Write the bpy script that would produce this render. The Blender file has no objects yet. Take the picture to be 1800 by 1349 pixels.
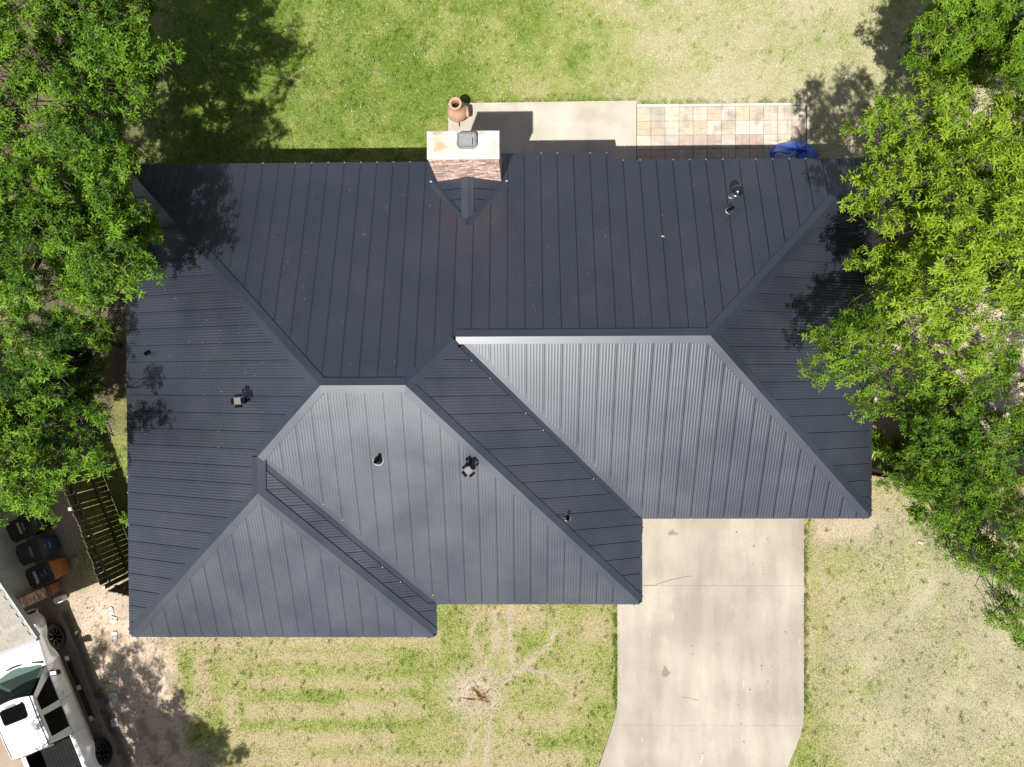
import bpy, bmesh, math, random
import numpy as np
from mathutils import Vector, Matrix, Euler

random.seed(7)
R = np.random.default_rng(11)
scn = bpy.context.scene
COL = scn.collection

# ------------------------------------------------------------------ camera, sky, sun, exposure
CAM = np.array([10.0105, -5.3403, 20.6445])
CA, CB, CC = -0.0116, 0.0148, -0.0042
cam_d = bpy.data.cameras.new("camera")
cam = bpy.data.objects.new("camera", cam_d)
COL.objects.link(cam)
cam.location = CAM
cam.rotation_euler = (CA, CB, CC)
cam_d.sensor_width = 36.0
cam_d.lens = 36.0 * 1260.0 / 1800.0
cam_d.clip_start = 0.1
cam_d.clip_end = 2000.0
scn.camera = cam

TO_SUN = Vector((-0.172, -0.455, 1.0)).normalized()
world = bpy.data.worlds.new("World")
scn.world = world
world.use_nodes = True
wn, wl = world.node_tree.nodes, world.node_tree.links
wn.clear()
w_out = wn.new("ShaderNodeOutputWorld")
w_bg = wn.new("ShaderNodeBackground")
w_bg.inputs["Strength"].default_value = 0.053
sky = wn.new("ShaderNodeTexSky")
sky.sky_type = 'NISHITA'
sky.sun_disc = False
sky.sun_elevation = math.asin(TO_SUN.z)
sky.sun_rotation = math.atan2(TO_SUN.x, TO_SUN.y)
sky.air_density = 1.0
sky.dust_density = 1.2
sky.ozone_density = 1.0
# fair-weather clouds over the whole sky
tc = wn.new("ShaderNodeTexCoord")
sep = wn.new("ShaderNodeSeparateXYZ")
wl.new(tc.outputs["Generated"], sep.inputs[0])
zz = wn.new("ShaderNodeMath"); zz.operation = 'ADD'; zz.inputs[1].default_value = 0.12
wl.new(sep.outputs["Z"], zz.inputs[0])
zm = wn.new("ShaderNodeMath"); zm.operation = 'MAXIMUM'; zm.inputs[1].default_value = 0.1
wl.new(zz.outputs[0], zm.inputs[0])
dv = wn.new("ShaderNodeVectorMath"); dv.operation = 'DIVIDE'
cmbz = wn.new("ShaderNodeCombineXYZ")
for k in range(3):
    wl.new(zm.outputs[0], cmbz.inputs[k])
wl.new(tc.outputs["Generated"], dv.inputs[0]); wl.new(cmbz.outputs[0], dv.inputs[1])
cn = wn.new("ShaderNodeTexNoise")
cn.inputs["Scale"].default_value = 2.2; cn.inputs["Detail"].default_value = 7.0; cn.inputs["Roughness"].default_value = 0.55
wl.new(dv.outputs[0], cn.inputs["Vector"])
cr = wn.new("ShaderNodeValToRGB")
cr.color_ramp.elements[0].position = 0.47; cr.color_ramp.elements[0].color = (0, 0, 0, 1)
cr.color_ramp.elements[1].position = 0.66; cr.color_ramp.elements[1].color = (0.8, 0.8, 0.8, 1)
wl.new(cn.outputs[0], cr.inputs[0])
cm = wn.new("ShaderNodeMix"); cm.data_type = 'RGBA'
wb_ = wn.new("ShaderNodeVectorMath"); wb_.operation = 'MULTIPLY'; wb_.inputs[1].default_value = (1.12, 1.0, 0.90)   # the camera's warm white balance
wl.new(sky.outputs[0], wb_.inputs[0])
wl.new(cr.outputs[0], cm.inputs["Factor"]); wl.new(wb_.outputs[0], cm.inputs["A"])
cm.inputs["B"].default_value = (10.5, 10.2, 9.8, 1)
wl.new(cm.outputs["Result"], w_bg.inputs["Color"])
wl.new(w_bg.outputs[0], w_out.inputs["Surface"])

sun_d = bpy.data.lights.new("sun", 'SUN')
sun_d.energy = 4.8
sun_d.angle = math.radians(0.53)
sun_d.color = (1.0, 0.95, 0.87)
sun = bpy.data.objects.new("sun", sun_d)
COL.objects.link(sun)
sun.rotation_euler = (-TO_SUN).to_track_quat('-Z', 'Y').to_euler()
sun.location = (0, 0, 60)

scn.view_settings.view_transform = 'Standard'
scn.view_settings.look = 'None'
scn.view_settings.exposure = 0.50
scn.view_settings.gamma = 1.0
scn.view_settings.use_curve_mapping = False
scn.cycles.max_bounces = 8
scn.cycles.transparent_max_bounces = 12

# ------------------------------------------------------------------ measuring helpers (pixel of the photograph <-> metres)
def _rot(a, b, c):
    ca, sa, cb, sb, cc, sc = math.cos(a), math.sin(a), math.cos(b), math.sin(b), math.cos(c), math.sin(c)
    return (np.array([[cc, -sc, 0], [sc, cc, 0], [0, 0, 1]]) @ np.array([[cb, 0, sb], [0, 1, 0], [-sb, 0, cb]])
            @ np.array([[1, 0, 0], [0, ca, -sa], [0, sa, ca]]))
CM = _rot(CA, CB, CC)
def px(u, v, z):
    d = CM @ np.array([(u - 900) / 1260, (674.5 - v) / 1260, -1.0])
    return CAM + d * ((z - CAM[2]) / d[2])
def project(X, Y, Z):
    P = np.stack([X, Y, Z], -1) - CAM
    q = P @ CM
    return 900 - 1260 * q[..., 0] / q[..., 2], 674.5 + 1260 * q[..., 1] / q[..., 2]
def sstep(a, b, x):
    t = np.clip((x - a) / (b - a), 0, 1)
    return t * t * (3 - 2 * t)
def gz(x, y):
    """height of the ground: level round the house, lower towards the left neighbour"""
    return -0.36 * sstep(0.25, -2.1, np.asarray(x, float))
def pxg(u, v):
    z = 0.0
    for _ in range(8):
        P = px(u, v, z); z = float(gz(P[0], P[1]))
    return P
_ng = {}
def vnoise(x, y, scale, seed):
    if seed not in _ng:
        _ng[seed] = np.random.default_rng(seed).random((257, 257))
    g = _ng[seed]
    x = np.asarray(x) / scale + seed * 3.7; y = np.asarray(y) / scale + seed * 1.3
    xi = np.floor(x).astype(int); yi = np.floor(y).astype(int)
    fx = x - xi; fy = y - yi
    fx = fx * fx * (3 - 2 * fx); fy = fy * fy * (3 - 2 * fy)
    a = g[xi % 256, yi % 256]; b = g[(xi + 1) % 256, yi % 256]
    c = g[xi % 256, (yi + 1) % 256]; d = g[(xi + 1) % 256, (yi + 1) % 256]
    return (a * (1 - fx) + b * fx) * (1 - fy) + (c * (1 - fx) + d * fx) * fy
def fbm(x, y, scale, seed, n=4):
    s = 0; a = 1; t = 0
    for k in range(n):
        s = s + a * vnoise(x, y, scale / 2 ** k, seed + k * 17); t += a; a *= 0.55
    return s / t

# ------------------------------------------------------------------ object helpers
def tag(o, label=None, cat=None, group=None, kind=None):
    if label: o["label"] = label
    if cat: o["category"] = cat
    if group: o["group"] = group
    if kind: o["kind"] = kind
    return o
def empty(name, loc=(0, 0, 0), rz=0.0, parent=None):
    o = bpy.data.objects.new(name, None)
    COL.objects.link(o)
    o.location = loc; o.rotation_euler = (0, 0, rz); o.empty_display_size = 0.3
    if parent: o.parent = parent
    return o
class MB:
    def __init__(self):
        self.v = []; self.f = []
    def add(self, vs, fs):
        n = len(self.v)
        self.v += [tuple(p) for p in vs]; self.f += [tuple(i + n for i in f) for f in fs]
        return self
    def box(self, c, s, rot=None):
        hx, hy, hz = s[0] / 2, s[1] / 2, s[2] / 2
        P = [Vector((x * hx, y * hy, z * hz)) for z in (-1, 1) for (x, y) in ((-1, -1), (1, -1), (1, 1), (-1, 1))]
        if rot is not None:
            m = rot if isinstance(rot, Matrix) else Euler(rot).to_matrix()
            P = [m @ p for p in P]
        P = [p + Vector(c) for p in P]
        return self.add(P, [(3, 2, 1, 0), (4, 5, 6, 7), (0, 1, 5, 4), (1, 2, 6, 5), (2, 3, 7, 6), (3, 0, 4, 7)])
    def prism(self, poly, z0, z1):
        n = len(poly)
        P = [(p[0], p[1], z0) for p in poly] + [(p[0], p[1], z1) for p in poly]
        return self.add(P, [tuple(range(n))[::-1], tuple(range(n, 2 * n))] + [(i, (i + 1) % n, n + (i + 1) % n, n + i) for i in range(n)])
    def tube(self, pts, rad, n=8, cap=True):
        pts = [Vector(p) for p in pts]
        rs = rad if hasattr(rad, '__len__') else [rad] * len(pts)
        P = []; up = Vector((0, 0, 1))
        for i, p in enumerate(pts):
            t = (pts[min(i + 1, len(pts) - 1)] - pts[max(i - 1, 0)]).normalized()
            a = t.cross(up if abs(t.z) < 0.95 else Vector((1, 0, 0))).normalized(); b = t.cross(a)
            for k in range(n):
                w = 2 * math.pi * k / n
                P.append(p + (a * math.cos(w) + b * math.sin(w)) * rs[i])
        F = []
        for i in range(len(pts) - 1):
            for k in range(n):
                F.append((i * n + k, i * n + (k + 1) % n, (i + 1) * n + (k + 1) % n, (i + 1) * n + k))
        if cap:
            F.append(tuple(range(n))); m = (len(pts) - 1) * n
            F.append(tuple(range(m, m + n))[::-1])
        return self.add(P, F)
    def lathe(self, prof, n=20, c=(0, 0, 0), axis='z', close=False):
        P = []; F = []
        for (r, z) in prof:
            for k in range(n):
                w = 2 * math.pi * k / n
                if axis == 'z': P.append((c[0] + r * math.cos(w), c[1] + r * math.sin(w), c[2] + z))
                elif axis == 'y': P.append((c[0] + r * math.cos(w), c[1] + z, c[2] + r * math.sin(w)))
                else: P.append((c[0] + z, c[1] + r * math.cos(w), c[2] + r * math.sin(w)))
        for i in range(len(prof) - 1):
            for k in range(n):
                F.append((i * n + k, i * n + (k + 1) % n, (i + 1) * n + (k + 1) % n, (i + 1) * n + k))
        return self.add(P, F)
    def grid(self, rows):
        m = len(rows[0]); P = [p for r in rows for p in r]
        F = [(i * m + j, i * m + j + 1, (i + 1) * m + j + 1, (i + 1) * m + j) for i in range(len(rows) - 1) for j in range(m - 1)]
        return self.add(P, F)
    def data(self, name, mat, smooth=False, fix=True):
        me = bpy.data.meshes.new(name)
        me.from_pydata(self.v, [], self.f)
        if fix:
            bm = bmesh.new(); bm.from_mesh(me)
            bmesh.ops.recalc_face_normals(bm, faces=bm.faces)
            bm.to_mesh(me); bm.free()
        if mat: me.materials.append(mat)
        if smooth:
            me.polygons.foreach_set("use_smooth", [True] * len(me.polygons))
        me.update()
        return me
    def build(self, name, mat, parent=None, smooth=False, loc=None, rz=0.0, fix=True, bevel=0.0, seg=2):
        o = bpy.data.objects.new(name, self.data(name, mat, smooth, fix))
        COL.objects.link(o)
        if parent: o.parent = parent
        if loc is not None: o.location = loc
        if rz: o.rotation_euler = (0, 0, rz)
        if bevel > 0:
            md = o.modifiers.new("bevel", 'BEVEL'); md.width = bevel; md.segments = seg; md.limit_method = 'ANGLE'; md.angle_limit = math.radians(40)
        return o
def inst(name, me, parent=None, loc=(0, 0, 0), rot=(0, 0, 0), scale=None):
    o = bpy.data.objects.new(name, me)
    COL.objects.link(o)
    if parent: o.parent = parent
    o.location = loc; o.rotation_euler = rot
    if scale is not None: o.scale = scale
    return o
def tri_mesh(name, V, T, mat, attrs=None):
    """fast triangle mesh from numpy arrays; attrs = {name: (N,) float or (N,3) colour on points}"""
    me = bpy.data.meshes.new(name)
    V = np.ascontiguousarray(V, np.float32); T = np.ascontiguousarray(T, np.int32)
    me.vertices.add(len(V)); me.vertices.foreach_set("co", V.ravel())
    me.loops.add(T.size); me.loops.foreach_set("vertex_index", T.ravel())
    me.polygons.add(len(T)); me.polygons.foreach_set("loop_start", np.arange(0, T.size, 3, dtype=np.int32))
    for k, a in (attrs or {}).items():
        a = np.asarray(a, np.float32)
        if a.ndim == 1:
            at = me.attributes.new(k, 'FLOAT', 'POINT'); at.data.foreach_set("value", a)
        else:
            at = me.attributes.new(k, 'FLOAT_COLOR', 'POINT')
            at.data.foreach_set("color", np.concatenate([a, np.ones((len(a), 1), np.float32)], 1).ravel())
    me.materials.append(mat)
    me.update(calc_edges=True)
    return me

# ------------------------------------------------------------------ materials
def nodes(name):
    m = bpy.data.materials.new(name); m.use_nodes = True
    n, l = m.node_tree.nodes, m.node_tree.links
    return m, n, l, n["Principled BSDF"]
def setp(b, **k):
    for a, v in k.items():
        b.inputs[a.replace('_', ' ')].default_value = v
def mat(name, c1, c2=None, scale=6.0, rough=0.6, spec=0.5, metal=0.0, detail=4.0, bump=0.0, bscale=60.0, rnd=0.0, obj=False, lo=0.35, hi=0.68, coat=0.0, c3=None, scale3=1.0):
    m, n, l, b = nodes(name)
    setp(b, Roughness=rough, Specular_IOR_Level=spec, Metallic=metal, Coat_Weight=coat)
    b.inputs["Base Color"].default_value = (*c1, 1)
    if obj:
        tc = n.new("ShaderNodeTexCoord"); vec = tc.outputs["Object"]
    else:
        g = n.new("ShaderNodeNewGeometry"); vec = g.outputs["Position"]
    last = None
    if c2 is not None:
        t = n.new("ShaderNodeTexNoise"); t.inputs["Scale"].default_value = scale; t.inputs["Detail"].default_value = detail
        l.new(vec, t.inputs["Vector"])
        r = n.new("ShaderNodeValToRGB"); r.color_ramp.elements[0].position = lo; r.color_ramp.elements[1].position = hi
        r.color_ramp.elements[0].color = (*c1, 1); r.color_ramp.elements[1].color = (*c2, 1)
        l.new(t.outputs[0], r.inputs[0]); last = r.outputs[0]
    if c3 is not None:
        t3 = n.new("ShaderNodeTexNoise"); t3.inputs["Scale"].default_value = scale3; t3.inputs["Detail"].default_value = 5
        l.new(vec, t3.inputs["Vector"])
        r3 = n.new("ShaderNodeValToRGB"); r3.color_ramp.elements[0].position = 0.52; r3.color_ramp.elements[1].position = 0.66
        l.new(t3.outputs[0], r3.inputs[0])
        mx = n.new("ShaderNodeMix"); mx.data_type = 'RGBA'
        l.new(r3.outputs[0], mx.inputs["Factor"])
        if last: l.new(last, mx.inputs["A"])
        else: mx.inputs["A"].default_value = (*c1, 1)
        mx.inputs["B"].default_value = (*c3, 1); last = mx.outputs["Result"]
    if rnd > 0:
        oi = n.new("ShaderNodeObjectInfo"); mr = n.new("ShaderNodeMapRange")
        mr.inputs["To Min"].default_value = 1 - rnd; mr.inputs["To Max"].default_value = 1 + rnd
        l.new(oi.outputs["Random"], mr.inputs["Value"])
        vm = n.new("ShaderNodeVectorMath"); vm.operation = 'SCALE'
        if last: l.new(last, vm.inputs[0])
        else: vm.inputs[0].default_value = c1
        l.new(mr.outputs[0], vm.inputs["Scale"]); last = vm.outputs[0]
    if last: l.new(last, b.inputs["Base Color"])
    if bump > 0:
        t2 = n.new("ShaderNodeTexNoise"); t2.inputs["Scale"].default_value = bscale; t2.inputs["Detail"].default_value = 4
        l.new(vec, t2.inputs["Vector"])
        bp = n.new("ShaderNodeBump"); bp.inputs["Strength"].default_value = bump; bp.inputs["Distance"].default_value = 0.02
        l.new(t2.outputs[0], bp.inputs["Height"]); l.new(bp.outputs[0], b.inputs["Normal"])
    return m
M = {}
M['metal'] = mat("dark blue grey metal roofing", (0.0185, 0.0225, 0.036), (0.024, 0.028, 0.044), 1.3, rough=0.40, spec=1.0, rnd=0.05, bump=0.03, bscale=7, coat=1.0, c3=(0.027, 0.031, 0.044), scale3=0.8)
M['cap'] = mat("dark blue grey trim metal", (0.019, 0.0235, 0.038), (0.024, 0.029, 0.047), 2.0, rough=0.38, spec=1.0, bump=0.03, bscale=6, coat=1.0)
for k_ in ('metal', 'cap'):
    b_ = M[k_].node_tree.nodes["Principled BSDF"]
    b_.inputs["Coat Roughness"].default_value = 0.26
    n_, l_ = M[k_].node_tree.nodes, M[k_].node_tree.links      # uneven sheen: dust film and handling marks on the paint
    g_ = n_.new("ShaderNodeNewGeometry"); t_ = n_.new("ShaderNodeTexNoise"); t_.inputs["Scale"].default_value = 0.9; t_.inputs["Detail"].default_value = 6
    mr_ = n_.new("ShaderNodeMapRange"); mr_.inputs["From Min"].default_value = .3; mr_.inputs["From Max"].default_value = .7; mr_.inputs["To Min"].default_value = .33; mr_.inputs["To Max"].default_value = .46
    l_.new(g_.outputs["Position"], t_.inputs["Vector"]); l_.new(t_.outputs[0], mr_.inputs["Value"]); l_.new(mr_.outputs[0], b_.inputs["Roughness"])
    b_.inputs["IOR"].default_value = 1.52
    b_.inputs["Specular Tint"].default_value = (0.86, 0.92, 1.0, 1)
M['deck'] = mat("black roof underlay", (0.006, 0.006, 0.007), rough=0.9, spec=0.1)
M['wall'] = mat("brown brick wall", (0.20, 0.10, 0.07), (0.27, 0.15, 0.10), 14, rough=0.9)
M['soffit'] = mat("soffit paint", (0.45, 0.43, 0.40), rough=0.7)
M['brick'] = mat("red brown brick", (0.44, 0.26, 0.21), (0.58, 0.44, 0.38), 18, rough=0.9, rnd=0.45, bump=0.4, c3=(0.62, 0.57, 0.52), scale3=9)
M['mortar'] = mat("pale mortar", (0.60, 0.57, 0.52), (0.50, 0.46, 0.41), 30, rough=0.95)
M['capstone'] = mat("whitewashed chimney crown", (0.66, 0.645, 0.60), (0.44, 0.40, 0.33), 3.6, rough=0.85, bump=0.25, bscale=25, c3=(0.46, 0.33, 0.21), scale3=2.4, lo=.42, hi=.72)
M['galv'] = mat("galvanised steel", (0.34, 0.35, 0.37), (0.46, 0.47, 0.49), 14, rough=0.38, metal=0.85)
M['galvlite'] = mat("pale weathered sheet", (0.19, 0.20, 0.215), (0.29, 0.295, 0.30), 30, rough=0.5)
M['galvlite2'] = mat("bare cut metal", (0.24, 0.24, 0.23), rough=0.5)
M['shiny'] = mat("dark shiny vent metal", (0.10, 0.10, 0.11), rough=0.16, metal=0.9)
M['rubber'] = mat("black rubber", (0.012, 0.012, 0.013), rough=0.5)
M['black'] = mat("matt black paint", (0.006, 0.006, 0.007), rough=0.8, spec=0.08)
M['ventgrey'] = mat("light grey vent cap", (0.12, 0.12, 0.125), rough=0.5)
def concrete(name, a, b_, c, s):
    m = mat(name, a, b_, s, rough=0.85, bump=0.15, bscale=70, c3=c, scale3=1.1, detail=7)
    return m
M['patio'] = concrete("pale patio concrete", (0.39, 0.36, 0.305), (0.53, 0.495, 0.425), (0.46, 0.43, 0.375), 1.3)
def drive_mat():
    m, n, l, b = nodes("driveway concrete")
    setp(b, Roughness=0.85, Specular_IOR_Level=0.3)
    g = n.new("ShaderNodeNewGeometry")
    def ramp(vec, scale, detail, p0, c0, p1, c1, rough=0.55):
        t = n.new("ShaderNodeTexNoise"); t.inputs["Scale"].default_value = scale; t.inputs["Detail"].default_value = detail; t.inputs["Roughness"].default_value = rough
        l.new(vec, t.inputs["Vector"])
        r = n.new("ShaderNodeValToRGB"); r.color_ramp.elements[0].position = p0; r.color_ramp.elements[1].position = p1
        r.color_ramp.elements[0].color = (*c0, 1); r.color_ramp.elements[1].color = (*c1, 1)
        l.new(t.outputs[0], r.inputs[0]); return r.outputs[0]
    mp = n.new("ShaderNodeMapping"); mp.inputs["Scale"].default_value = (2.6, 0.45, 1.0)
    l.new(g.outputs["Position"], mp.inputs["Vector"])
    base = ramp(g.outputs["Position"], 0.42, 6, 0.38, (0.325, 0.295, 0.250), 0.62, (0.425, 0.390, 0.333))
    streak = ramp(mp.outputs[0], 0.8, 6, 0.40, (0.86, 0.855, 0.855), 0.62, (1.07, 1.07, 1.06))
    m1 = n.new("ShaderNodeMix"); m1.data_type = 'RGBA'; m1.blend_type = 'MULTIPLY'; m1.inputs["Factor"].default_value = 0.75
    l.new(base, m1.inputs["A"]); l.new(streak, m1.inputs["B"])
    fine = ramp(g.outputs["Position"], 34, 3, 0.3, (0.86, 0.86, 0.86), 0.7, (1.1, 1.1, 1.1))
    m2 = n.new("ShaderNodeMix"); m2.data_type = 'RGBA'; m2.blend_type = 'MULTIPLY'; m2.inputs["Factor"].default_value = 0.6
    l.new(m1.outputs["Result"], m2.inputs["A"]); l.new(fine, m2.inputs["B"])
    spot = ramp(mp.outputs[0], 2.3, 7, 0.66, (0, 0, 0), 0.74, (0.7, 0.7, 0.7), 0.65)
    m3 = n.new("ShaderNodeMix"); m3.data_type = 'RGBA'
    l.new(spot, m3.inputs["Factor"]); l.new(m2.outputs["Result"], m3.inputs["A"]); m3.inputs["B"].default_value = (0.56, 0.535, 0.475, 1)
    last = m3.outputs["Result"]
    # two oil stains
    for (u, v, r_) in ((1170, 1181, 0.17), (1183, 938, 0.13)):
        P = px(u, v, 0.05)
        vs = n.new("ShaderNodeVectorMath"); vs.operation = 'DISTANCE'; vs.inputs[1].default_value = (P[0], P[1], 0.05)
        wob = n.new("ShaderNodeTexNoise"); wob.inputs["Scale"].default_value = 5
        l.new(g.outputs["Position"], wob.inputs["Vector"]); l.new(g.outputs["Position"], vs.inputs[0])
        ad = n.new("ShaderNodeMath"); ad.operation = 'MULTIPLY_ADD'; ad.inputs[1].default_value = 0.35; l.new(wob.outputs[0], ad.inputs[0]); l.new(vs.outputs["Value"], ad.inputs[2])
        mr = n.new("ShaderNodeMapRange"); mr.inputs["From Min"].default_value = r_ + 0.15; mr.inputs["From Max"].default_value = r_ + 0.09
        mr.inputs["To Min"].default_value = 0; mr.inputs["To Max"].default_value = 0.65; l.new(ad.outputs[0], mr.inputs["Value"])
        mm = n.new("ShaderNodeMix"); mm.data_type = 'RGBA'; l.new(mr.outputs[0], mm.inputs["Factor"]); l.new(last, mm.inputs["A"]); mm.inputs["B"].default_value = (0.17, 0.13, 0.10, 1)
        last = mm.outputs["Result"]
    l.new(last, b.inputs["Base Color"])
    return m
M['drive'] = drive_mat()
M['drive2'] = mat("brown grey concrete", (0.26, 0.205, 0.16), (0.34, 0.275, 0.22), 1.5, rough=0.9, detail=7)
PAV = [mat("cream paver", (0.47, 0.425, 0.34), (0.55, 0.50, 0.42), 9, rough=0.9, rnd=0.07, bump=0.3, c3=(0.36, 0.315, 0.255), scale3=1.6),
       mat("peach paver", (0.48, 0.40, 0.295), (0.53, 0.455, 0.35), 9, rough=0.9, rnd=0.07, bump=0.3, c3=(0.36, 0.315, 0.255), scale3=1.6),
       mat("pink buff paver", (0.39, 0.31, 0.26), (0.46, 0.38, 0.32), 9, rough=0.9, rnd=0.07, bump=0.3, c3=(0.36, 0.315, 0.255), scale3=1.6),
       mat("grey buff paver", (0.40, 0.375, 0.32), (0.47, 0.44, 0.385), 9, rough=0.9, rnd=0.07, bump=0.3, c3=(0.36, 0.315, 0.255), scale3=1.6),
       mat("white paver", (0.52, 0.495, 0.43), (0.58, 0.56, 0.50), 9, rough=0.9, rnd=0.05, bump=0.3, c3=(0.36, 0.315, 0.255), scale3=1.6)]
M['joint'] = mat("dark joint soil", (0.10, 0.075, 0.055), (0.16, 0.12, 0.09), 20, rough=1.0)
M['edging'] = mat("pale edging stone", (0.50, 0.46, 0.39), (0.62, 0.58, 0.51), 7, rough=0.9, rnd=0.1)
M['clay'] = mat("terracotta clay", (0.42, 0.255, 0.165), (0.52, 0.34, 0.23), 5, rough=0.85, obj=True, bump=0.12, bscale=18, c3=(0.47, 0.34, 0.27), scale3=6)
M['soot'] = mat("soot", (0.012, 0.008, 0.007), rough=0.95)
M['tarp'] = mat("blue tarpaulin", (0.02, 0.10, 0.62), (0.04, 0.17, 0.80), 3, rough=0.32, spec=0.6, bump=0.3, bscale=9)
M['tarppale'] = mat("lilac grey cloth", (0.25, 0.24, 0.36), (0.34, 0.32, 0.44), 5, rough=0.7)
M['wood'] = mat("weathered fence wood", (0.085, 0.070, 0.050), (0.155, 0.128, 0.095), 7, rough=0.9, rnd=0.2, bump=0.2, bscale=40)
M['wood2'] = mat("dark fence wood", (0.13, 0.085, 0.06), (0.21, 0.15, 0.11), 7, rough=0.9, rnd=0.2, bump=0.2, bscale=40)
M['postcap'] = mat("pale post top", (0.50, 0.47, 0.41), (0.40, 0.36, 0.30), 20, rough=0.9)
M['siding'] = mat("cream painted siding", (0.80, 0.79, 0.71), (0.85, 0.84, 0.77), 2, rough=0.6)
M['shingle'] = mat("pale grey shingle", (0.30, 0.285, 0.25), (0.37, 0.35, 0.31), 20, rough=0.95, rnd=0.10, bump=0.4, bscale=160)
M['fascia'] = mat("grey white trim", (0.34, 0.36, 0.40), rough=0.5)
M['plinth'] = mat("smooth brown plinth", (0.30, 0.13, 0.07), (0.36, 0.17, 0.10), 5, rough=0.8)
M['white'] = mat("white plastic", (0.78, 0.77, 0.74), rough=0.4)
M['stone'] = mat("pale flagstone", (0.36, 0.34, 0.30), (0.62, 0.61, 0.57), 7, rough=0.9, rnd=0.08, bump=0.3, obj=True)
M['bark'] = mat("grey bark", (0.10, 0.085, 0.072), (0.17, 0.15, 0.13), 9, rough=0.95, bump=0.5, bscale=30)
M['stump'] = mat("split orange wood", (0.26, 0.18, 0.11), (0.42, 0.31, 0.19), 7, rough=0.9, bump=0.5, bscale=40)
M['root'] = mat("dusty root", (0.36, 0.29, 0.21), (0.46, 0.38, 0.29), 8, rough=0.95, bump=0.4, bscale=30)
M['tw'] = mat("white truck paint", (0.78, 0.79, 0.79), rough=0.22, spec=0.5, coat=1.0)
M['tblack'] = mat("black truck plastic", (0.006, 0.006, 0.007), rough=0.6, spec=0.3)
M['liner'] = mat("black bed liner", (0.007, 0.007, 0.008), (0.013, 0.013, 0.014), 5, rough=0.8, spec=0.2, bump=0.2)
M['glassdark'] = mat("dark tinted glass", (0.003, 0.003, 0.004), rough=0.03, spec=0.08)
M['chrome'] = mat("chrome", (0.62, 0.62, 0.63), rough=0.12, metal=1.0)
M['alu'] = mat("bright alloy", (0.55, 0.56, 0.57), rough=0.3, metal=0.9)
M['redlens'] = mat("red lens", (0.22, 0.01, 0.015), rough=0.2)
M['amber'] = mat("amber lens", (0.55, 0.20, 0.04), rough=0.2)
M['lens'] = mat("clear lamp lens", (0.66, 0.68, 0.62), rough=0.1)
M['seat'] = mat("dark cloth seat", (0.035, 0.04, 0.05), rough=0.8)
M['dash'] = mat("grey dashboard", (0.09, 0.10, 0.10), rough=0.6)
def glass_mat():
    m, n, l, b = nodes("windscreen glass")
    setp(b, Roughness=0.02, Specular_IOR_Level=0.5); b.inputs["Base Color"].default_value = (0.02, 0.035, 0.033, 1)
    t = n.new("ShaderNodeBsdfTransparent"); t.inputs[0].default_value = (0.55, 0.68, 0.64, 1)
    mx = n.new("ShaderNodeMixShader"); mx.inputs[0].default_value = 0.35
    l.new(t.outputs[0], mx.inputs[1]); l.new(b.outputs[0], mx.inputs[2]); l.new(mx.outputs[0], n["Material Output"].inputs[0])
    return m
M['glass'] = glass_mat()
M['binblack'] = mat("black bin plastic", (0.016, 0.016, 0.017), (0.024, 0.024, 0.025), 6, rough=0.5)
M['bingrey'] = mat("charcoal bin plastic", (0.035, 0.035, 0.037), (0.045, 0.045, 0.047), 6, rough=0.5)
M['binblue'] = mat("navy bin plastic", (0.012, 0.035, 0.11), rough=0.5)
M['binorange'] = mat("orange brown bin plastic", (0.42, 0.14, 0.045), (0.36, 0.12, 0.04), 4, rough=0.5)
M['print'] = mat("white print", (0.75, 0.75, 0.72), rough=0.6)
M['printgrey'] = mat("grey label", (0.16, 0.17, 0.16), (0.26, 0.27, 0.26), 60, rough=0.6)
M['printgreen'] = mat("pale green sticker", (0.42, 0.46, 0.22), (0.50, 0.53, 0.34), 40, rough=0.6)
M['speck'] = mat("pale petals", (0.36, 0.35, 0.29), rough=0.9)
M['greybox'] = mat("grey painted box", (0.22, 0.21, 0.20), rough=0.6)

def attr_mat(name, nscale, amt, rough=0.95, transl=0.0, bump=0.0, tmul=(1.0, 1.0, 1.0)):
    m, n, l, b = nodes(name)
    setp(b, Roughness=rough, Specular_IOR_Level=0.25)
    a = n.new("ShaderNodeAttribute"); a.attribute_name = "Col"
    last = a.outputs["Color"]
    if amt > 0:
        g = n.new("ShaderNodeNewGeometry")
        t = n.new("ShaderNodeTexNoise"); t.inputs["Scale"].default_value = nscale; t.inputs["Detail"].default_value = 5; t.inputs["Roughness"].default_value = 0.7
        l.new(g.outputs["Position"], t.inputs["Vector"])
        mr = n.new("ShaderNodeMapRange"); mr.inputs["From Min"].default_value = 0.25; mr.inputs["From Max"].default_value = 0.75
        mr.inputs["To Min"].default_value = 1 - amt; mr.inputs["To Max"].default_value = 1 + amt
        l.new(t.outputs[0], mr.inputs["Value"])
        vm = n.new("ShaderNodeVectorMath"); vm.operation = 'SCALE'
        l.new(last, vm.inputs[0]); l.new(mr.outputs[0], vm.inputs["Scale"]); last = vm.outputs[0]
        if bump > 0:
            bp = n.new("ShaderNodeBump"); bp.inputs["Strength"].default_value = bump; bp.inputs["Distance"].default_value = 0.03
            l.new(t.outputs[0], bp.inputs["Height"]); l.new(bp.outputs[0], b.inputs["Normal"])
    l.new(last, b.inputs["Base Color"])
    if transl > 0:
        tr = n.new("ShaderNodeBsdfTranslucent")
        tm = n.new("ShaderNodeVectorMath"); tm.operation = 'MULTIPLY'; tm.inputs[1].default_value = tmul
        l.new(last, tm.inputs[0]); l.new(tm.outputs[0], tr.inputs[0])
        mx = n.new("ShaderNodeMixShader"); mx.inputs[0].default_value = transl
        l.new(b.outputs[0], mx.inputs[1]); l.new(tr.outputs[0], mx.inputs[2]); l.new(mx.outputs[0], n["Material Output"].inputs[0])
    return m
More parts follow.
